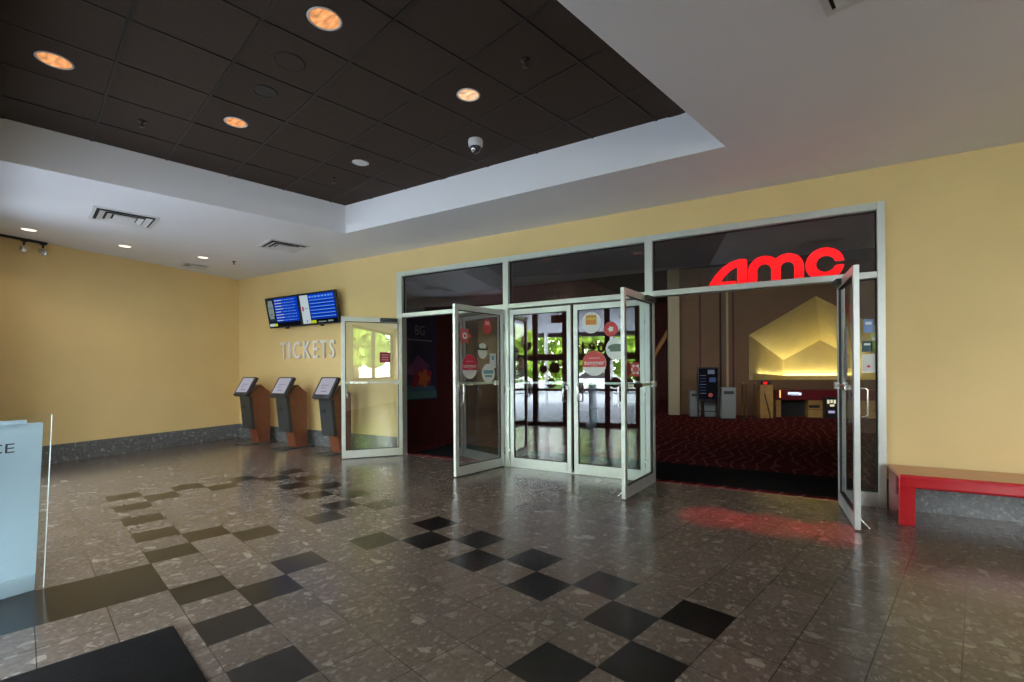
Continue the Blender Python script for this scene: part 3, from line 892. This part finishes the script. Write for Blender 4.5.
def carpet_mat():
    m, nt, out = new_mat('red_patterned_carpet')
    L = nt.links.new
    p = nd(nt, 'ShaderNodeBsdfPrincipled', i={'Roughness': .95, 'Specular IOR Level': .1})
    tc = nd(nt, 'ShaderNodeTexCoord')
    w = nd(nt, 'ShaderNodeTexWave', wave_type='BANDS', i={'Scale': 1.6, 'Distortion': 9.0, 'Detail': 1.0, 'Detail Scale': .9})
    L(tc.outputs['Object'], w.inputs['Vector'])
    th = nd(nt, 'ShaderNodeMapRange', i={'From Min': .90, 'From Max': .97})
    L(w.outputs[0], th.inputs[0])
    v = nd(nt, 'ShaderNodeTexVoronoi', i={'Scale': 3.0}); L(tc.outputs['Object'], v.inputs['Vector'])
    dot = nd(nt, 'ShaderNodeMath', operation='LESS_THAN'); dot.inputs[1].default_value = .14; L(v.outputs['Distance'], dot.inputs[0])
    n = nd(nt, 'ShaderNodeTexNoise', i={'Scale': 2.2, 'Detail': 2.0}); L(tc.outputs['Object'], n.inputs['Vector'])
    mx0 = nd(nt, 'ShaderNodeMix', data_type='RGBA')
    mx0.inputs[6].default_value = (.030, .004, .006, 1); mx0.inputs[7].default_value = (.15, .014, .022, 1)
    L(n.outputs[0], mx0.inputs[0])
    mx = nd(nt, 'ShaderNodeMix', data_type='RGBA'); mx.inputs[7].default_value = (.21, .07, .06, 1)
    L(mx0.outputs[2], mx.inputs[6]); L(th.outputs[0], mx.inputs[0])
    mx2 = nd(nt, 'ShaderNodeMix', data_type='RGBA'); mx2.inputs[7].default_value = (.15, .05, .05, 1)
    L(mx.outputs[2], mx2.inputs[6]); L(dot.outputs[0], mx2.inputs[0])
    L(mx2.outputs[2], p.inputs['Base Color']); L(p.outputs[0], out.inputs[0])
    return m
M['carpet'] = carpet_mat()
LX0, LX1, LYE, LHT = 4.25, 16.0, 17.0, 4.6
struct(MB().box(LX0, LX1, .065, LYE, -.05, 0).build('floor_lobby', M['carpet']), 'dark red patterned carpet of the theatre lobby', 'floor')
tag(MB().box(4.82, 11.21, .20, 1.355, .0005, .006).build('walk_off_mat', M['mat']), 'wide black walk-off carpet just inside the doorways', 'mat')
struct(MB().box(LX0 - .1, LX0, .185, LYE, 0, LHT).build('wall_lobby_left', M['lobby_red']), 'dark red lobby wall behind the left doorway', 'wall')
struct(MB().box(LX1, LX1 + .1, .185, LYE, 0, LHT).build('wall_lobby_right', M['lobby_wall']), 'lobby wall on the right', 'wall')
struct(MB().box(LX0 - .1, LX1 + .1, LYE, LYE + .1, 0, LHT).build('wall_lobby_far', M['lobby_red']), 'far dark end wall of the lobby', 'wall')
struct(MB().box(LX0 - .1, LX1 + .1, .185, LYE + .1, LHT, LHT + .1).build('ceiling_lobby', M['vent_dark']), 'dark lobby ceiling', 'ceiling')
struct(MB().box(LX0 + .01, LX1 - .2, .19, 2.4, 3.12, 3.2).build('ceiling_vestibule', M['white_paint']), 'low pale ceiling just inside the doors, seen through the transom panes', 'ceiling')
# brown wall with the gable-shaped niche (polygon in s,z on the plane through W0)
W0 = Vector((7.415, 9.759, 0))
sOf = lambda x: (x - W0.x) / LD.x
sL, sA, sR2 = sOf(9.330), sOf(11.10), sOf(12.87)
zE, zA, zB = 2.46, 3.577, 1.08
Wend = 9.4
mb = MB()
LM = Matrix.Translation(W0) @ Matrix.Rotation(L_RZ, 4, 'Z')
stL = lambda z0=0.0: LM @ Matrix.Rotation(PI / 2, 4, 'X') @ Matrix.Translation((0, 0, -.15))
mb.prism([(0, 0), (Wend, 0), (Wend, LHT), (0, LHT), (0, zB), (sL, zB), (sL, zE), (sA, zA), (sR2, zE), (sR2, zB + .0), (sL, zB - .001), (0, zB - .001)] if False else
         [(0, 0), (Wend, 0), (Wend, zB), (0, zB)], .15, stL())
mb.prism([(0, zB), (sL, zB), (sL, zE), (sA, zA), (sR2, zE), (sR2, zB), (Wend, zB), (Wend, LHT), (0, LHT)], .15, stL())
struct(mb.build('wall_lobby_back', M['lobby_wall']), 'brown lobby wall with a lit gable-shaped niche', 'wall')
# niche shell: front ring -> smaller back ring
def LP(s, v, z): return W0 + LD * s + LN * v + Vector((0, 0, z))
bk0 = Vector((10.205, 13.873, 0)); bkA = Vector((11.334, 14.202, 0)); bkR = bk0 + (bkA - bk0) * 2
Fz = [(LP(sL, .0, 1.31), LP(sL, .0, 2.185)), (LP(sR2, 0, 1.31), LP(sR2, 0, 2.185))]
Bz = [(up(bk0, 1.175), up(bk0, 1.738)), (up(bkR, 1.175), up(bkR, 1.738))]
fA, bA = LP(sA, 0, zA), up(bkA, 2.436)
nz = MB()
nz.quad([Fz[0][0], Fz[0][1], Bz[0][1], Bz[0][0]])
nz.quad([Fz[1][0], Fz[1][1], Bz[1][1], Bz[1][0]])
nz.bm.faces.new([nz.bm.verts.new(p) for p in (Bz[0][0], Bz[0][1], bA, Bz[1][1], Bz[1][0])])
nz.bm.faces.new([nz.bm.verts.new(p) for p in (Fz[0][1], LP(sL, 0, zE), fA, bA, Bz[0][1])])
nz.bm.faces.new([nz.bm.verts.new(p) for p in (Fz[1][1], LP(sR2, 0, zE), fA, bA, Bz[1][1])])
# floor of the niche with its front lip
nz.quad([LP(sL, .0, 1.08), LP(sR2, .0, 1.08), up(bkR, 1.02), up(bk0, 1.02)])
struct(nz.build('trim_4', M['niche']), 'cream plaster lining of the gable-shaped niche', 'niche')
def strip(pts, r, name, label):
    tag(MB().tube(pts, r, 8).build(name, M['cove']), label, 'cove light')
ins = lambda p, c, k: p + (c - p) * k
cN = (LP(sA, 0, 1.3) + up(bkA, 1.2)) / 2
for k in range(1, 5):
    f0, f1 = .07 + .19 * k, .115 + .19 * k
    sd_ = lambda f: ins(Fz[0][0] + (Bz[0][0] - Fz[0][0]) * f, cN, .045) + Vector((0, 0, -.11))
    c_ = MB().tube([sd_(f0), sd_(f1)], .022, 8).build('cove_lamp', M['cove_spot'])
    tag(c_, 'short glowing cove lamp at the foot of the left side of the lit niche', 'cove light', 'lamps along the side of the niche')
strip([ins(Bz[0][0], cN, .06) + Vector((0, 0, -.05)), ins(Bz[1][0], cN, .06) + Vector((0, 0, -.05))], .02, 'cove_strip', 'glowing strip along the back of the lit niche')
# lip that hides the strips, a hand's breadth in front of the lining
lip = MB()
ln0, ln1 = ins(LP(sL, 0, 0), up(cN, 0), .055), ins(up(bk0, 0), up(cN, 0), .11)
lr1, lr0 = ins(up(bkR, 0), up(cN, 0), .11), ins(LP(sR2, 0, 0), up(cN, 0), .055)
pts_ = [(LP(sL, .001, 0), 1.06, 1.30), (ln0, 1.06, 1.30), (ln1, 1.0, 1.165), (lr1, 1.0, 1.165), (lr0, 1.06, 1.30)]
for (p, z0, z1), (q, w0, w1) in zip(pts_[:-1], pts_[1:]):
    lip.quad([up(p, z0), up(q, w0), up(q, w1), up(p, z1)])
struct(lip.build('trim_10', M['niche']), 'plain lip along the foot of the lit niche', 'ledge')
# cream post and the dark part left of it
MBp = MB().box(-.17, .17, -.17, .17, 0, LHT - .01)
struct(MBp.build('trim_5', M['cream_post'], None, (7.24, 9.60, 0), L_RZ), 'cream post at the end of the brown lobby wall', 'post')
# vertical pleats / panels on the brown wall
for k, (x, m_) in enumerate(((7.98, 'lobby_red'), (8.55, 'vent_dark'), (8.74, 'cream_post'), (8.90, 'lobby_red'))):
    s_ = sOf(x)
    MB().box(s_ - .03, s_ + .03, -.03, -.001, 0, LHT - .02, LM).build('trim_%d' % (6 + k), M[m_])['kind'] = 'structure'
# stair stringer seen left of the post
hr = thing('stair_rail', 'orange slanting handrail beside the cream post', 'handrail', (0, 0, 0))
pA, pB = Vector((6.50, 9.75, 1.75)), Vector((7.42, 10.02, 3.35))
MB().tube([pA, pB], .075, 8).build('rail', pbr('orange_wood', (.42, .19, .07, 1), .5), hr)
for k in range(3):
    q = pA + (pB - pA) * (.2 + .3 * k)
    MB().tube([q, Vector((q.x, q.y, 0))], .02, 8).build('baluster', M['black'], hr)

# poster display on legs
pd = thing('poster_stand', 'black poster display on thin legs in front of the brown lobby wall', 'display', (8.37, 8.70, 0), L_RZ)
pdp = MB().box(-.285, .285, -.10, .10, .50, 1.48, bev=.01)
pdp.build('cabinet', M['black'], pd)
SK2 = [emit('poster_dark', (.008, .008, .012, 1), .5), emit('poster_blue', (.06, .09, .2, 1), .5), emit('poster_red', (.4, .08, .08, 1), .5), emit('poster_white', (.16, .20, .26, 1), .5)]
pp = MB().box(-.25, .25, -.106, -.101, .55, 1.44, mi=0)
pp.box(-.01, .17, -.110, -.106, 1.28, 1.40, mi=3).box(.03, .20, -.110, -.106, 1.05, 1.18, mi=1)
pp.prism(circ(.06), .004, Matrix.Translation((.06, -.106, .68)) @ Matrix.Rotation(PI / 2, 4, 'X'), mi=2)
for k in range(7): pp.box(-.22, -.06, -.110, -.106, .72 + .085 * k, .735 + .085 * k, mi=3 if k % 3 == 0 else 1)
pp.build('poster', SK2, pd)
for sx in (-.26, .26):
    for sy in (-.08, .08):
        MB().box(sx - .014, sx + .014, sy - .014, sy + .014, 0, .50).build('leg', M['black'], pd)
MB().box(-.26, .26, -.09, -.07, .20, .225).build('stretcher', M['black'], pd)
# pale cabinets
def cabinet(x, y, w, h, label):
    c = thing('waste_bin', label, 'bin', (x, y, 0), L_RZ, 'pale grey lobby bins')
    MB().box(-w / 2, w / 2, -.18, .18, .03, h, bev=.008).build('body', M['grey_cab'], c)
    MB().box(-w / 2 - .01, w / 2 + .01, -.19, .19, h, h + .03, bev=.008).build('lid', M['grey_cab'], c)
    MB().box(-w * .36, w * .36, -.184, -.178, h * .82, h * .92).build('slot', M['charcoal'], c)
    MB().box(-w / 2 + .01, w / 2 - .01, -.16, .16, 0, .03).build('plinth', M['black'], c)
cabinet(8.885, 8.80, .37, .87, 'pale grey bin standing right of the poster display')
cabinet(7.96, 9.02, .30, .76, 'pale grey bin half hidden left of the poster display')
cabinet(8.36, 9.14, .36, .60, 'pale grey bin behind the legs of the poster display')
# stanchions
for k, (x, y) in enumerate(((9.24, 9.22), (9.36, 8.86), (9.56, 9.12))):
    s_ = thing('queue_post', ['brass queue post next to the grey bin', 'brass queue post in the middle of three', 'brass queue post next to the wooden podium'][k], 'queue post', (x, y, 0), 0, 'queue posts in the lobby')
    MB().lathe([(0, 0), (.11, 0), (.11, .02), (.03, .05), (.022, .07)], 20).build('base', M['sprinkler'], s_)
    MB().lathe([(.022, .06), (.022, .95), (.035, .96), (.035, 1.02), (.02, 1.05), (0, 1.055)], 16).build('post', pbr('brown_brass', (.30, .16, .08, 1), .35, .6), s_)
# wooden podium
po = thing('podium', 'yellow wooden podium left of the snack counter', 'podium', (9.78, 9.70, 0), L_RZ)
MB().prism([(-.2, 0), (.2, 0), (.2, .80), (-.2, .96)], .34, Matrix(((0, 0, 1, -.17), (1, 0, 0, 0), (0, 1, 0, 0), (0, 0, 0, 1)))).build('body', M['wood'], po)
MB().tube([(-.06, -.22, .72), (.10, -.22, .0)], .014, 8).build('leaning_bar', M['black'], po)
# concession counter
ct = thing('snack_counter', 'low snack counter with yellow wood front and dark red top band', 'counter', (10.05, 10.04, 0), L_RZ)
MB().box(0, .14, 0, .44, 0, .50).build('front_panel', M['wood'], ct)
MB().box(.85, 2.6, 0, .44, 0, .50).box(.87, 1.15, -.008, 0, .28, .36, mi=1).box(.85, 2.6, -.008, 0, .225, .235, mi=1).build('front_panel', [M['wood'], M['black']], ct)
MB().box(.14, .85, .25, .44, 0, .50).build('dark_recess', M['vent_dark'], ct)
MB().box(0, 2.6, -.02, .45, .50, .80, bev=.02).build('top_band', pbr('dark_red_counter', (.16, .012, .016, 1), .3), ct)
sb = thing('lit_sign', 'small white lit sign on the snack counter band', 'sign', tuple(Vector((10.05, 10.04, 0)) + LD * .49 - LN * .035 + Vector((0, 0, .69))), L_RZ)
MB().box(-.19, .19, -.01, .012, -.06, .06).build('case', M['black'], sb)
MB().box(-.175, .12, -.013, -.010, -.03, .045, mi=0).box(-.1, .175, -.0135, -.010, -.045, .03, mi=0).box(-.12, .1, -.015, -.0135, -.03, -.012, mi=1).build('face', [emit('sign_white_glow', (.75, .8, 1, 1), 1.3), emit('sign_blue_glow', (.1, .15, .6, 1), .8)], sb)
# drink dispenser
dd = thing('drink_dispenser', 'dark drink dispenser with lit cups at the right end of the counter', 'dispenser', tuple(Vector((10.05, 10.04, 0)) + LD * 1.37 - LN * .09), L_RZ)
MB().box(-.155, .155, -.14, .06, 0, .60, bev=.008).build('case', M['black'], dd)
DW_, DL_ = emit('dispenser_white', (.8, .75, .5, 1), .9), emit('dispenser_lilac', (.45, .45, .7, 1), .8)
for k in range(3): MB().box(-.11 + .08 * k, -.05 + .08 * k, -.150, -.140, .42 + .02 * (k % 2), .53, bev=.003).build('lit_cup', DW_, dd)
MB().box(-.04, .07, -.144, -.140, .34, .40).build('lit_spout', DW_, dd)
MB().box(-.08, .08, -.144, -.140, .15, .22).build('lit_panel', DL_, dd)
# red exit lamp and bright lamp
rl = thing('wall_lamp', 'small red lit sign above the wooden podium', 'lit sign', tuple(LP(sOf(9.72), -.22, .99)), L_RZ)
MB().box(-.14, .14, -.03, .06, -.06, .06, bev=.006).build('case', M['black'], rl)
MB().box(-.07, .04, -.035, -.03, -.04, .045).build('face', emit('red_lamp_glow', (.9, .02, .02, 1), 1.0), rl)
ol = thing('wall_lamp', 'narrow glowing orange lamp at the left end of the snack counter', 'lamp', tuple(Vector((10.05, 10.04, 0)) + LD * .10 - LN * .05 + Vector((0, 0, .68))), L_RZ)
MB().box(-.03, .03, -.005, .025, -.13, .13).build('back_plate', M['black'], ol)
MB().tube([(0, -.02, -.11), (0, -.02, .11)], .016, 10).build('tube', emit('orange_lamp_glow', (1, .45, .12, 1), 1.8), ol)
# hanging film banner on the left lobby wall
bn_ = thing('film_banner', 'dark film banner with a colourful picture behind the left doorway', 'banner', (4.262, .42, .85))
BM_ = [pbr('banner_navy', (.035, .03, .075, 1), .5), pbr('banner_letters', (.26, .25, .27, 1), .5), pbr('banner_orange', (.65, .17, .05, 1), .5), pbr('banner_red', (.42, .03, .06, 1), .5), pbr('banner_blue', (.06, .16, .30, 1), .5), pbr('banner_teal', (.10, .24, .28, 1), .5), pbr('banner_purple', (.20, .07, .20, 1), .5)]
def bmx(y, z, k=0): return Matrix.Translation((.006 + .0015 * k, y, z)) @ Matrix.Rotation(PI / 2, 4, 'Z') @ Matrix.Rotation(PI / 2, 4, 'X')
b = MB().box(0, .006, 0, 1.12, 0, 1.75, mi=0)
b.text('BG', .26, .002, bmx(.62, 1.34), mi=1, sx=.9)
b.prism(rect(.7, .025), .002, bmx(.62, 1.16), mi=1)
b.prism(rect(1.1, .14), .002, bmx(.56, .10), mi=5)
b.prism([(-.3, -.15), (.25, -.1), (.3, .15), (.05, .22), (-.2, .12)], .002, bmx(.66, .40), mi=3)
b.prism(flower(.19, 5), .003, bmx(.72, .42), mi=2)
b.prism([(-.35, -.1), (.2, -.2), (.35, .05), (0, .25)], .0015, bmx(.55, .62), mi=6)
b.prism([(-.45, -.08), (.5, -.12), (.45, .02), (-.3, .06)], .0015, bmx(.6, .24), mi=4)
b.build('printed_sheet', BM_, bn_)
MB().tube([(.006, 0, 1.765), (.006, 1.12, 1.765)], .015, 8).build('hanging_rod', M['black'], bn_)

# ------------------------------------------------------------------ entrance glazing (behind the camera) and outdoors
EH = 3.2
en = empty('trim_20', E(0, 0), E_RZ)
struct(en, 'dark bronze entrance frame reflected in the closed doors', 'frame')
us = [-4.7, -3.6, -2.6, -1.565, -.78, .285, 1.03, 2.1, 6.9, 9.2, 11.55]
SILL = 1.1
for u in us:
    MB().box(u - .065, u + .065, -.05, .07, 0 if u < 6 else SILL, EH).build('mullion', M['bronze'], en)
for a, b in zip(us[:-1], us[1:]):
    if b - a > 3: continue
    for z0, z1 in ((0, .09), (.88, .945), (1.67, 1.83), (EH - .1, EH)) if a < 3 else ((SILL, SILL + .08), (EH - .1, EH)):
        MB().box(a + .066, b - .066, -.045, .065, z0, z1).build('rail', M['bronze'], en)
for k, (a, b) in enumerate(zip(us[:-1], us[1:])):
    if b - a > 3: continue
    g_ = MB()
    if a > 3: g_.box(a + .066, b - .066, .008, .016, SILL + .08, EH - .1)
    else: g_.box(a + .066, b - .066, .008, .016, .09, 1.67).box(a + .066, b - .066, .008, .016, 1.83, EH - .1)
    p_ = g_.build('window_%d' % (10 + k), M['glass_out'], None, E(0, 0), E_RZ)
    struct(p_)
struct(MB().box(-5.9, 11.75, -.12, .10, EH, 3.95).box(2.17, 6.83, -.12, .10, 0, EH).box(6.83, 11.6, -.12, .10, 0, SILL).box(-5.9, -4.76, -.12, .10, 0, EH).build('wall_entrance', M['white_paint'], None, E(0, 0), E_RZ), 'wall above the entrance glazing', 'wall')  # leftmost bay closed solid to cut the light on the left side
# round stickers on the entrance glass, seen dark from behind
for k, (u, z, r_) in enumerate(((-1.95, 1.40, .16), (-1.78, 2.05, .12), (-1.35, 1.45, .11), (-1.05, 1.48, .14), (-1.15, 1.07, .12), (.48, 1.10, .14), (.80, 1.10, .11), (.63, .72, .09))):
    pl_ = MB().prism(circ(r_), .002, Matrix.Translation((0, .019, 0)) @ Matrix.Rotation(PI / 2, 4, 'X'))
    tag(pl_.build('glass_decal', C['st_black'], None, E(u, -.019, z), E_RZ), 'dark round decal on the entrance glass, mirrored in the closed doors', 'decal', 'decals on the entrance glass')
nu = thing('address_numerals', 'black address numerals on the entrance glass mirrored in the closed right door', 'numerals', E(-.10, .018, 1.96), E_RZ)
for k, ch in enumerate('1900'):
    m = MB().text(ch, .33, .004, Matrix.Translation((-.34 + .225 * k, 0, 0)) @ Matrix.Rotation(PI / 2, 4, 'X'), offset=.016)
    m.build('numeral', M['black'], nu)
nu.location = E(0.02, -.022, 1.965)
# hanging exit sign
ex = thing('exit_sign', 'dark hanging exit sign mirrored near the top of the closed left door', 'exit sign', E(-.95, -.10, 2.73), E_RZ)
MB().box(-.17, .17, -.03, .03, -.10, .10, bev=.006).build('case', M['black'], ex)
t_ = MB().text('EXIT', .16, .003, Matrix.Translation((0, .0315, 0)) @ Matrix.Rotation(PI, 4, 'Z') @ Matrix.Rotation(PI / 2, 4, 'X'))
t_.text('EXIT', .16, .003, Matrix.Translation((0, -.0315, 0)) @ Matrix.Rotation(PI / 2, 4, 'X'))
t_.build('lettering', pbr('dull_red_letters', (.25, .02, .02, 1), .5), ex)
MB().tube([(0, 0, .10), (0, 0, CH - 2.73)], .012, 8).build('stem', M['black'], ex)

# outdoors
M['pave'] = pbr('pale_concrete', (.24, .26, .30, 1), .9, noise=.08, nscale=.6)
M['grass'] = pbr('lawn', (.10, .20, .03, 1), .95, noise=.4, nscale=4)
M['soffit'] = pbr('white_canopy_metal', (.72, .73, .78, 1), .5)
struct(MB().box(-30, 30, -24, -.12, -.06, -.005).build('ground_pavement', M['pave'], None, E(0, 0), E_RZ), 'pale concrete forecourt outside the entrance', 'ground')
struct(MB().box(-60, 60, -70, -24, -.06, -.004).build('ground_lawn', M['grass'], None, E(0, 0), E_RZ), 'lawn beyond the forecourt', 'ground')
cn = thing('canopy', 'white ribbed entrance canopy mirrored in the closed doors', 'canopy', E(0, 0), E_RZ)
cm = MB()
for k in range(40):
    v = .3 + k * .18
    cm.box(-3.2, 2.6, -v - .13, -v, 2.98, 3.04)
cm.box(-3.2, 2.6, -7.6, -.2, 3.04, 3.10)
cm.build('ribbed_soffit', M['soffit'], cn)
MB().box(-3.3, 2.7, -7.65, -7.45, 2.80, 3.25).build('fascia_beam', M['bronze'], cn)
for u in (-2.85, -.2, 2.4):
    MB().lathe([(.075, 0), (.075, 2.98)], 16, Matrix.Translation((u, -7.3, 0))).build('column', M['white_plastic'], cn)
leafm = []
for k, cc in enumerate(((.20, .36, .03, 1), (.30, .46, .04, 1), (.10, .22, .03, 1))):
    leafm.append(pbr('leaf_%s' % 'abc'[k], cc, .6, noise=.4, nscale=3))
bark = pbr('tree_bark', (.12, .09, .06, 1), .9, noise=.3)
def tree(u, v, h, rad, mi, label, seed):
    rr = random.Random(seed)
    t = thing('broadleaf_tree', label, 'tree', E(u, v), rr.random() * 6, 'trees across the forecourt')
    tr = MB().tube([(0, 0, 0), (.05, 0, h * .3), (-.05, .1, h * .6)], [.16, .12, .06], 8)
    for k in range(5):
        a = k * 1.26; tr.tube([(0, 0, h * (.28 + .06 * k)), (math.cos(a) * rad * .6, math.sin(a) * rad * .6, h * (.5 + .07 * k))], [.06, .02], 6)
    tr.build('trunk', bark, t)
    m = MB()
    blobs = [(rr.gauss(0, .42) * rad, rr.gauss(0, .42) * rad, h * (.22 + .7 * rr.random()), rad * (.35 + .2 * rr.random())) for _ in range(12)]
    for k in range(2600):
        bx, by, bz, br = rr.choice(blobs)
        d = Vector((rr.gauss(0, 1), rr.gauss(0, 1), rr.gauss(0, 1))).normalized()
        p = Vector((bx, by, bz)) + d * br * (.7 + .3 * rr.random())
        a = Vector((rr.gauss(0, 1), rr.gauss(0, 1), rr.gauss(0, 1))).normalized()
        b_ = a.cross(d)
        if b_.length < .05: continue
        b_.normalize(); c_ = b_.cross(a)
        s_ = .19 + .15 * rr.random()
        m.quad([p + b_ * s_, p + a * s_ * .7, p - b_ * s_, p - a * s_ * .7])
    m.build('foliage', leafm[mi], t)
tl_ = ['mid green tree', 'bright green tree', 'dark green tree']
places = ['mirrored at the left of the closed doors', 'mirrored left of the white column', 'mirrored right of the white column', 'mirrored behind the address numerals', 'mirrored at the right of the closed doors', 'mirrored near the notice of the wide open door', 'mirrored farther back in the wide open door', 'outside the far left glazing']
for k, (u, v, h, rad, mi) in enumerate(((-14.5, 27, 7.5, 1.9, 0), (-9.5, 26, 6.5, 1.9, 1), (-4.6, 27, 7.5, 1.9, 1), (.3, 26, 6.0, 1.9, 1), (5.2, 27, 7.5, 1.9, 0), (17.5, 4.2, 7.0, 1.7, 1), (23.5, 6.5, 8.0, 2.0, 0), (-19.5, 26, 7, 1.9, 2))):
    tree(u, v, h, rad, mi, tl_[mi] + ' across the forecourt, ' + places[k], 11 + k)
m = MB()
rr = random.Random(5)
for k in range(5200):
    p = Vector((rr.uniform(-26, 26), -31.5 + rr.uniform(-.8, .8), 4.6 * rr.random() ** .8))
    a = Vector((rr.gauss(0, 1), rr.gauss(0, 1), rr.gauss(0, 1))).normalized()
    b_ = a.cross(Vector((rr.gauss(0, 1), rr.gauss(0, 1), rr.gauss(0, 1)))).normalized()
    s_ = .26 + .2 * rr.random()
    m.quad([p + b_ * s_, p + a * s_ * .7, p - b_ * s_, p - a * s_ * .7])
tag(m.build('hedge', leafm[1], None, E(0, 0), E_RZ), 'tall green hedge closing the view behind the trees', 'hedge')
# hedge behind
def car(u, v, cc, label):
    c = thing('parked_car', label, 'car', E(u, v), E_RZ, 'cars parked across the forecourt')
    pr_ = [(-2.1, .30), (2.1, .30), (2.15, .62), (1.95, .80), (1.05, .90), (.45, 1.38), (-1.0, 1.40), (-1.75, .95), (-2.12, .86)]
    m = MB().prism(pr_, 1.7, Matrix.Translation((0, .85, 0)) @ Matrix.Rotation(PI / 2, 4, 'X'))
    m.build('body', pbr('car_paint', cc, .25, coat=.5), c)
    g = MB()
    for y in (-.86, .855):
        g.prism([(-1.45, .95), (.85, .93), (.38, 1.30), (-.95, 1.32)], .006, Matrix.Translation((0, y + .006, 0)) @ Matrix.Rotation(PI / 2, 4, 'X'))
    g.build('side_window', M['black'], c)
    for x in (-1.35, 1.35):
        for y in (-.78, .78):
            MB().lathe([(0, -.1), (.26, -.1), (.32, -.07), (.32, .07), (.26, .1), (0, .1)], 20, Matrix.Translation((x, y, .32)) @ Matrix.Rotation(PI / 2, 4, 'X')).build('wheel', M['black'], c)
car(-7.2, 17.0, (.75, .76, .78, 1), 'white car mirrored at the left of the closed doors')
car(-1.6, 18.0, (.70, .72, .75, 1), 'silver car mirrored behind the red summer sticker')

# ------------------------------------------------------------------ light
w = bpy.data.worlds.new('sky')
sc.world = w
w.use_nodes = True
nt = w.node_tree
bg = nt.nodes['Background']
tcw = nd(nt, 'ShaderNodeTexCoord')
sx = nd(nt, 'ShaderNodeSeparateXYZ'); nt.links.new(tcw.outputs['Generated'], sx.inputs[0])
rmp = nd(nt, 'ShaderNodeValToRGB'); nt.links.new(sx.outputs[2], rmp.inputs[0])
rmp.color_ramp.elements[0].color = (.95, .97, 1.0, 1); rmp.color_ramp.elements[1].color = (.80, .88, 1.0, 1)
nt.links.new(rmp.outputs[0], bg.inputs[0])
bg.inputs[1].default_value = 17.5
sun = bpy.data.lights.new('sun', 'SUN'); sun.energy = 26.0; sun.angle = R(.6); sun.color = (1, .95, .86)
so = bpy.data.objects.new('sun', sun); col.objects.link(so)
sd = (T2 * -.30 + T1 * -.35 + Vector((0, 0, -1))).normalized()
so.rotation_euler = sd.to_track_quat('-Z', 'Y').to_euler()
so.location = (6, -10, 12)
for a_, b_ in ((-4.7, 2.1), (6.9, 11.5)):
    l = bpy.data.lights.new('sky_portal', 'AREA'); l.shape = 'RECTANGLE'; l.size = b_ - a_; l.size_y = EH - .1
    l.cycles.is_portal = True
    o = bpy.data.objects.new('sky_portal', l); col.objects.link(o)
    o.location = E((a_ + b_) / 2, .09, EH / 2)
    o.rotation_euler = T2.to_track_quat('-Z', 'Z').to_euler()
def spot(name, loc, target, power, colr, size=80, soft=.1):
    l = bpy.data.lights.new(name, 'SPOT'); l.energy = power; l.color = colr; l.spot_size = R(size); l.spot_blend = .8; l.shadow_soft_size = soft
    o = bpy.data.objects.new(name, l); col.objects.link(o); o.location = loc
    o.rotation_euler = (Vector(target) - Vector(loc)).to_track_quat('-Z', 'Y').to_euler()
spot('lobby_fill_spot', (9.0, 6.5, LHT - .1), (9.0, 7.2, 0), 55, (1, .75, .5), 110)  # unseen spots added to brighten the lobby carpet
spot('lobby_fill_spot', (11.2, 7.0, LHT - .1), (11.0, 8.6, 0), 60, (1, .75, .5), 110)
for x_ in (9.82, 10.3, 10.8):
    spot('added_red_spot', (x_, -.06, 2.30), (x_, -1.15, 0), 260, (1, .02, .04), 17, .03)  # added red spots tint the floor; the sign itself is too weak
spot('lobby_fill_spot', (6.0, 2.6, LHT - .1), (4.5, 1.2, 1.0), 8, (1, .8, .7), 100)  # unseen spot added to brighten the banner and left lobby wall

# ------------------------------------------------------------------ camera
cam = bpy.data.cameras.new('camera')
co = bpy.data.objects.new('camera', cam); col.objects.link(co)
cam.sensor_width = 36; cam.lens = 479.85 / 1024 * 36
cam.shift_y = (371.16 - 341) / 1024
cam.clip_start = .02
co.matrix_world = Matrix.Translation((10.479, -6.075, 1.4)) @ Matrix.Rotation(.52877, 4, 'Z') @ Matrix.Rotation(PI / 2, 4, 'X') @ Matrix.Rotation(-.00669, 4, 'Z')
sc.camera = co
sc.cycles.use_adaptive_sampling = False
sc.view_settings.view_transform = 'Standard'
sc.view_settings.look = 'None'
sc.view_settings.gamma = 1
sc.view_settings.use_curve_mapping = False
sc.view_settings.exposure = 0.0
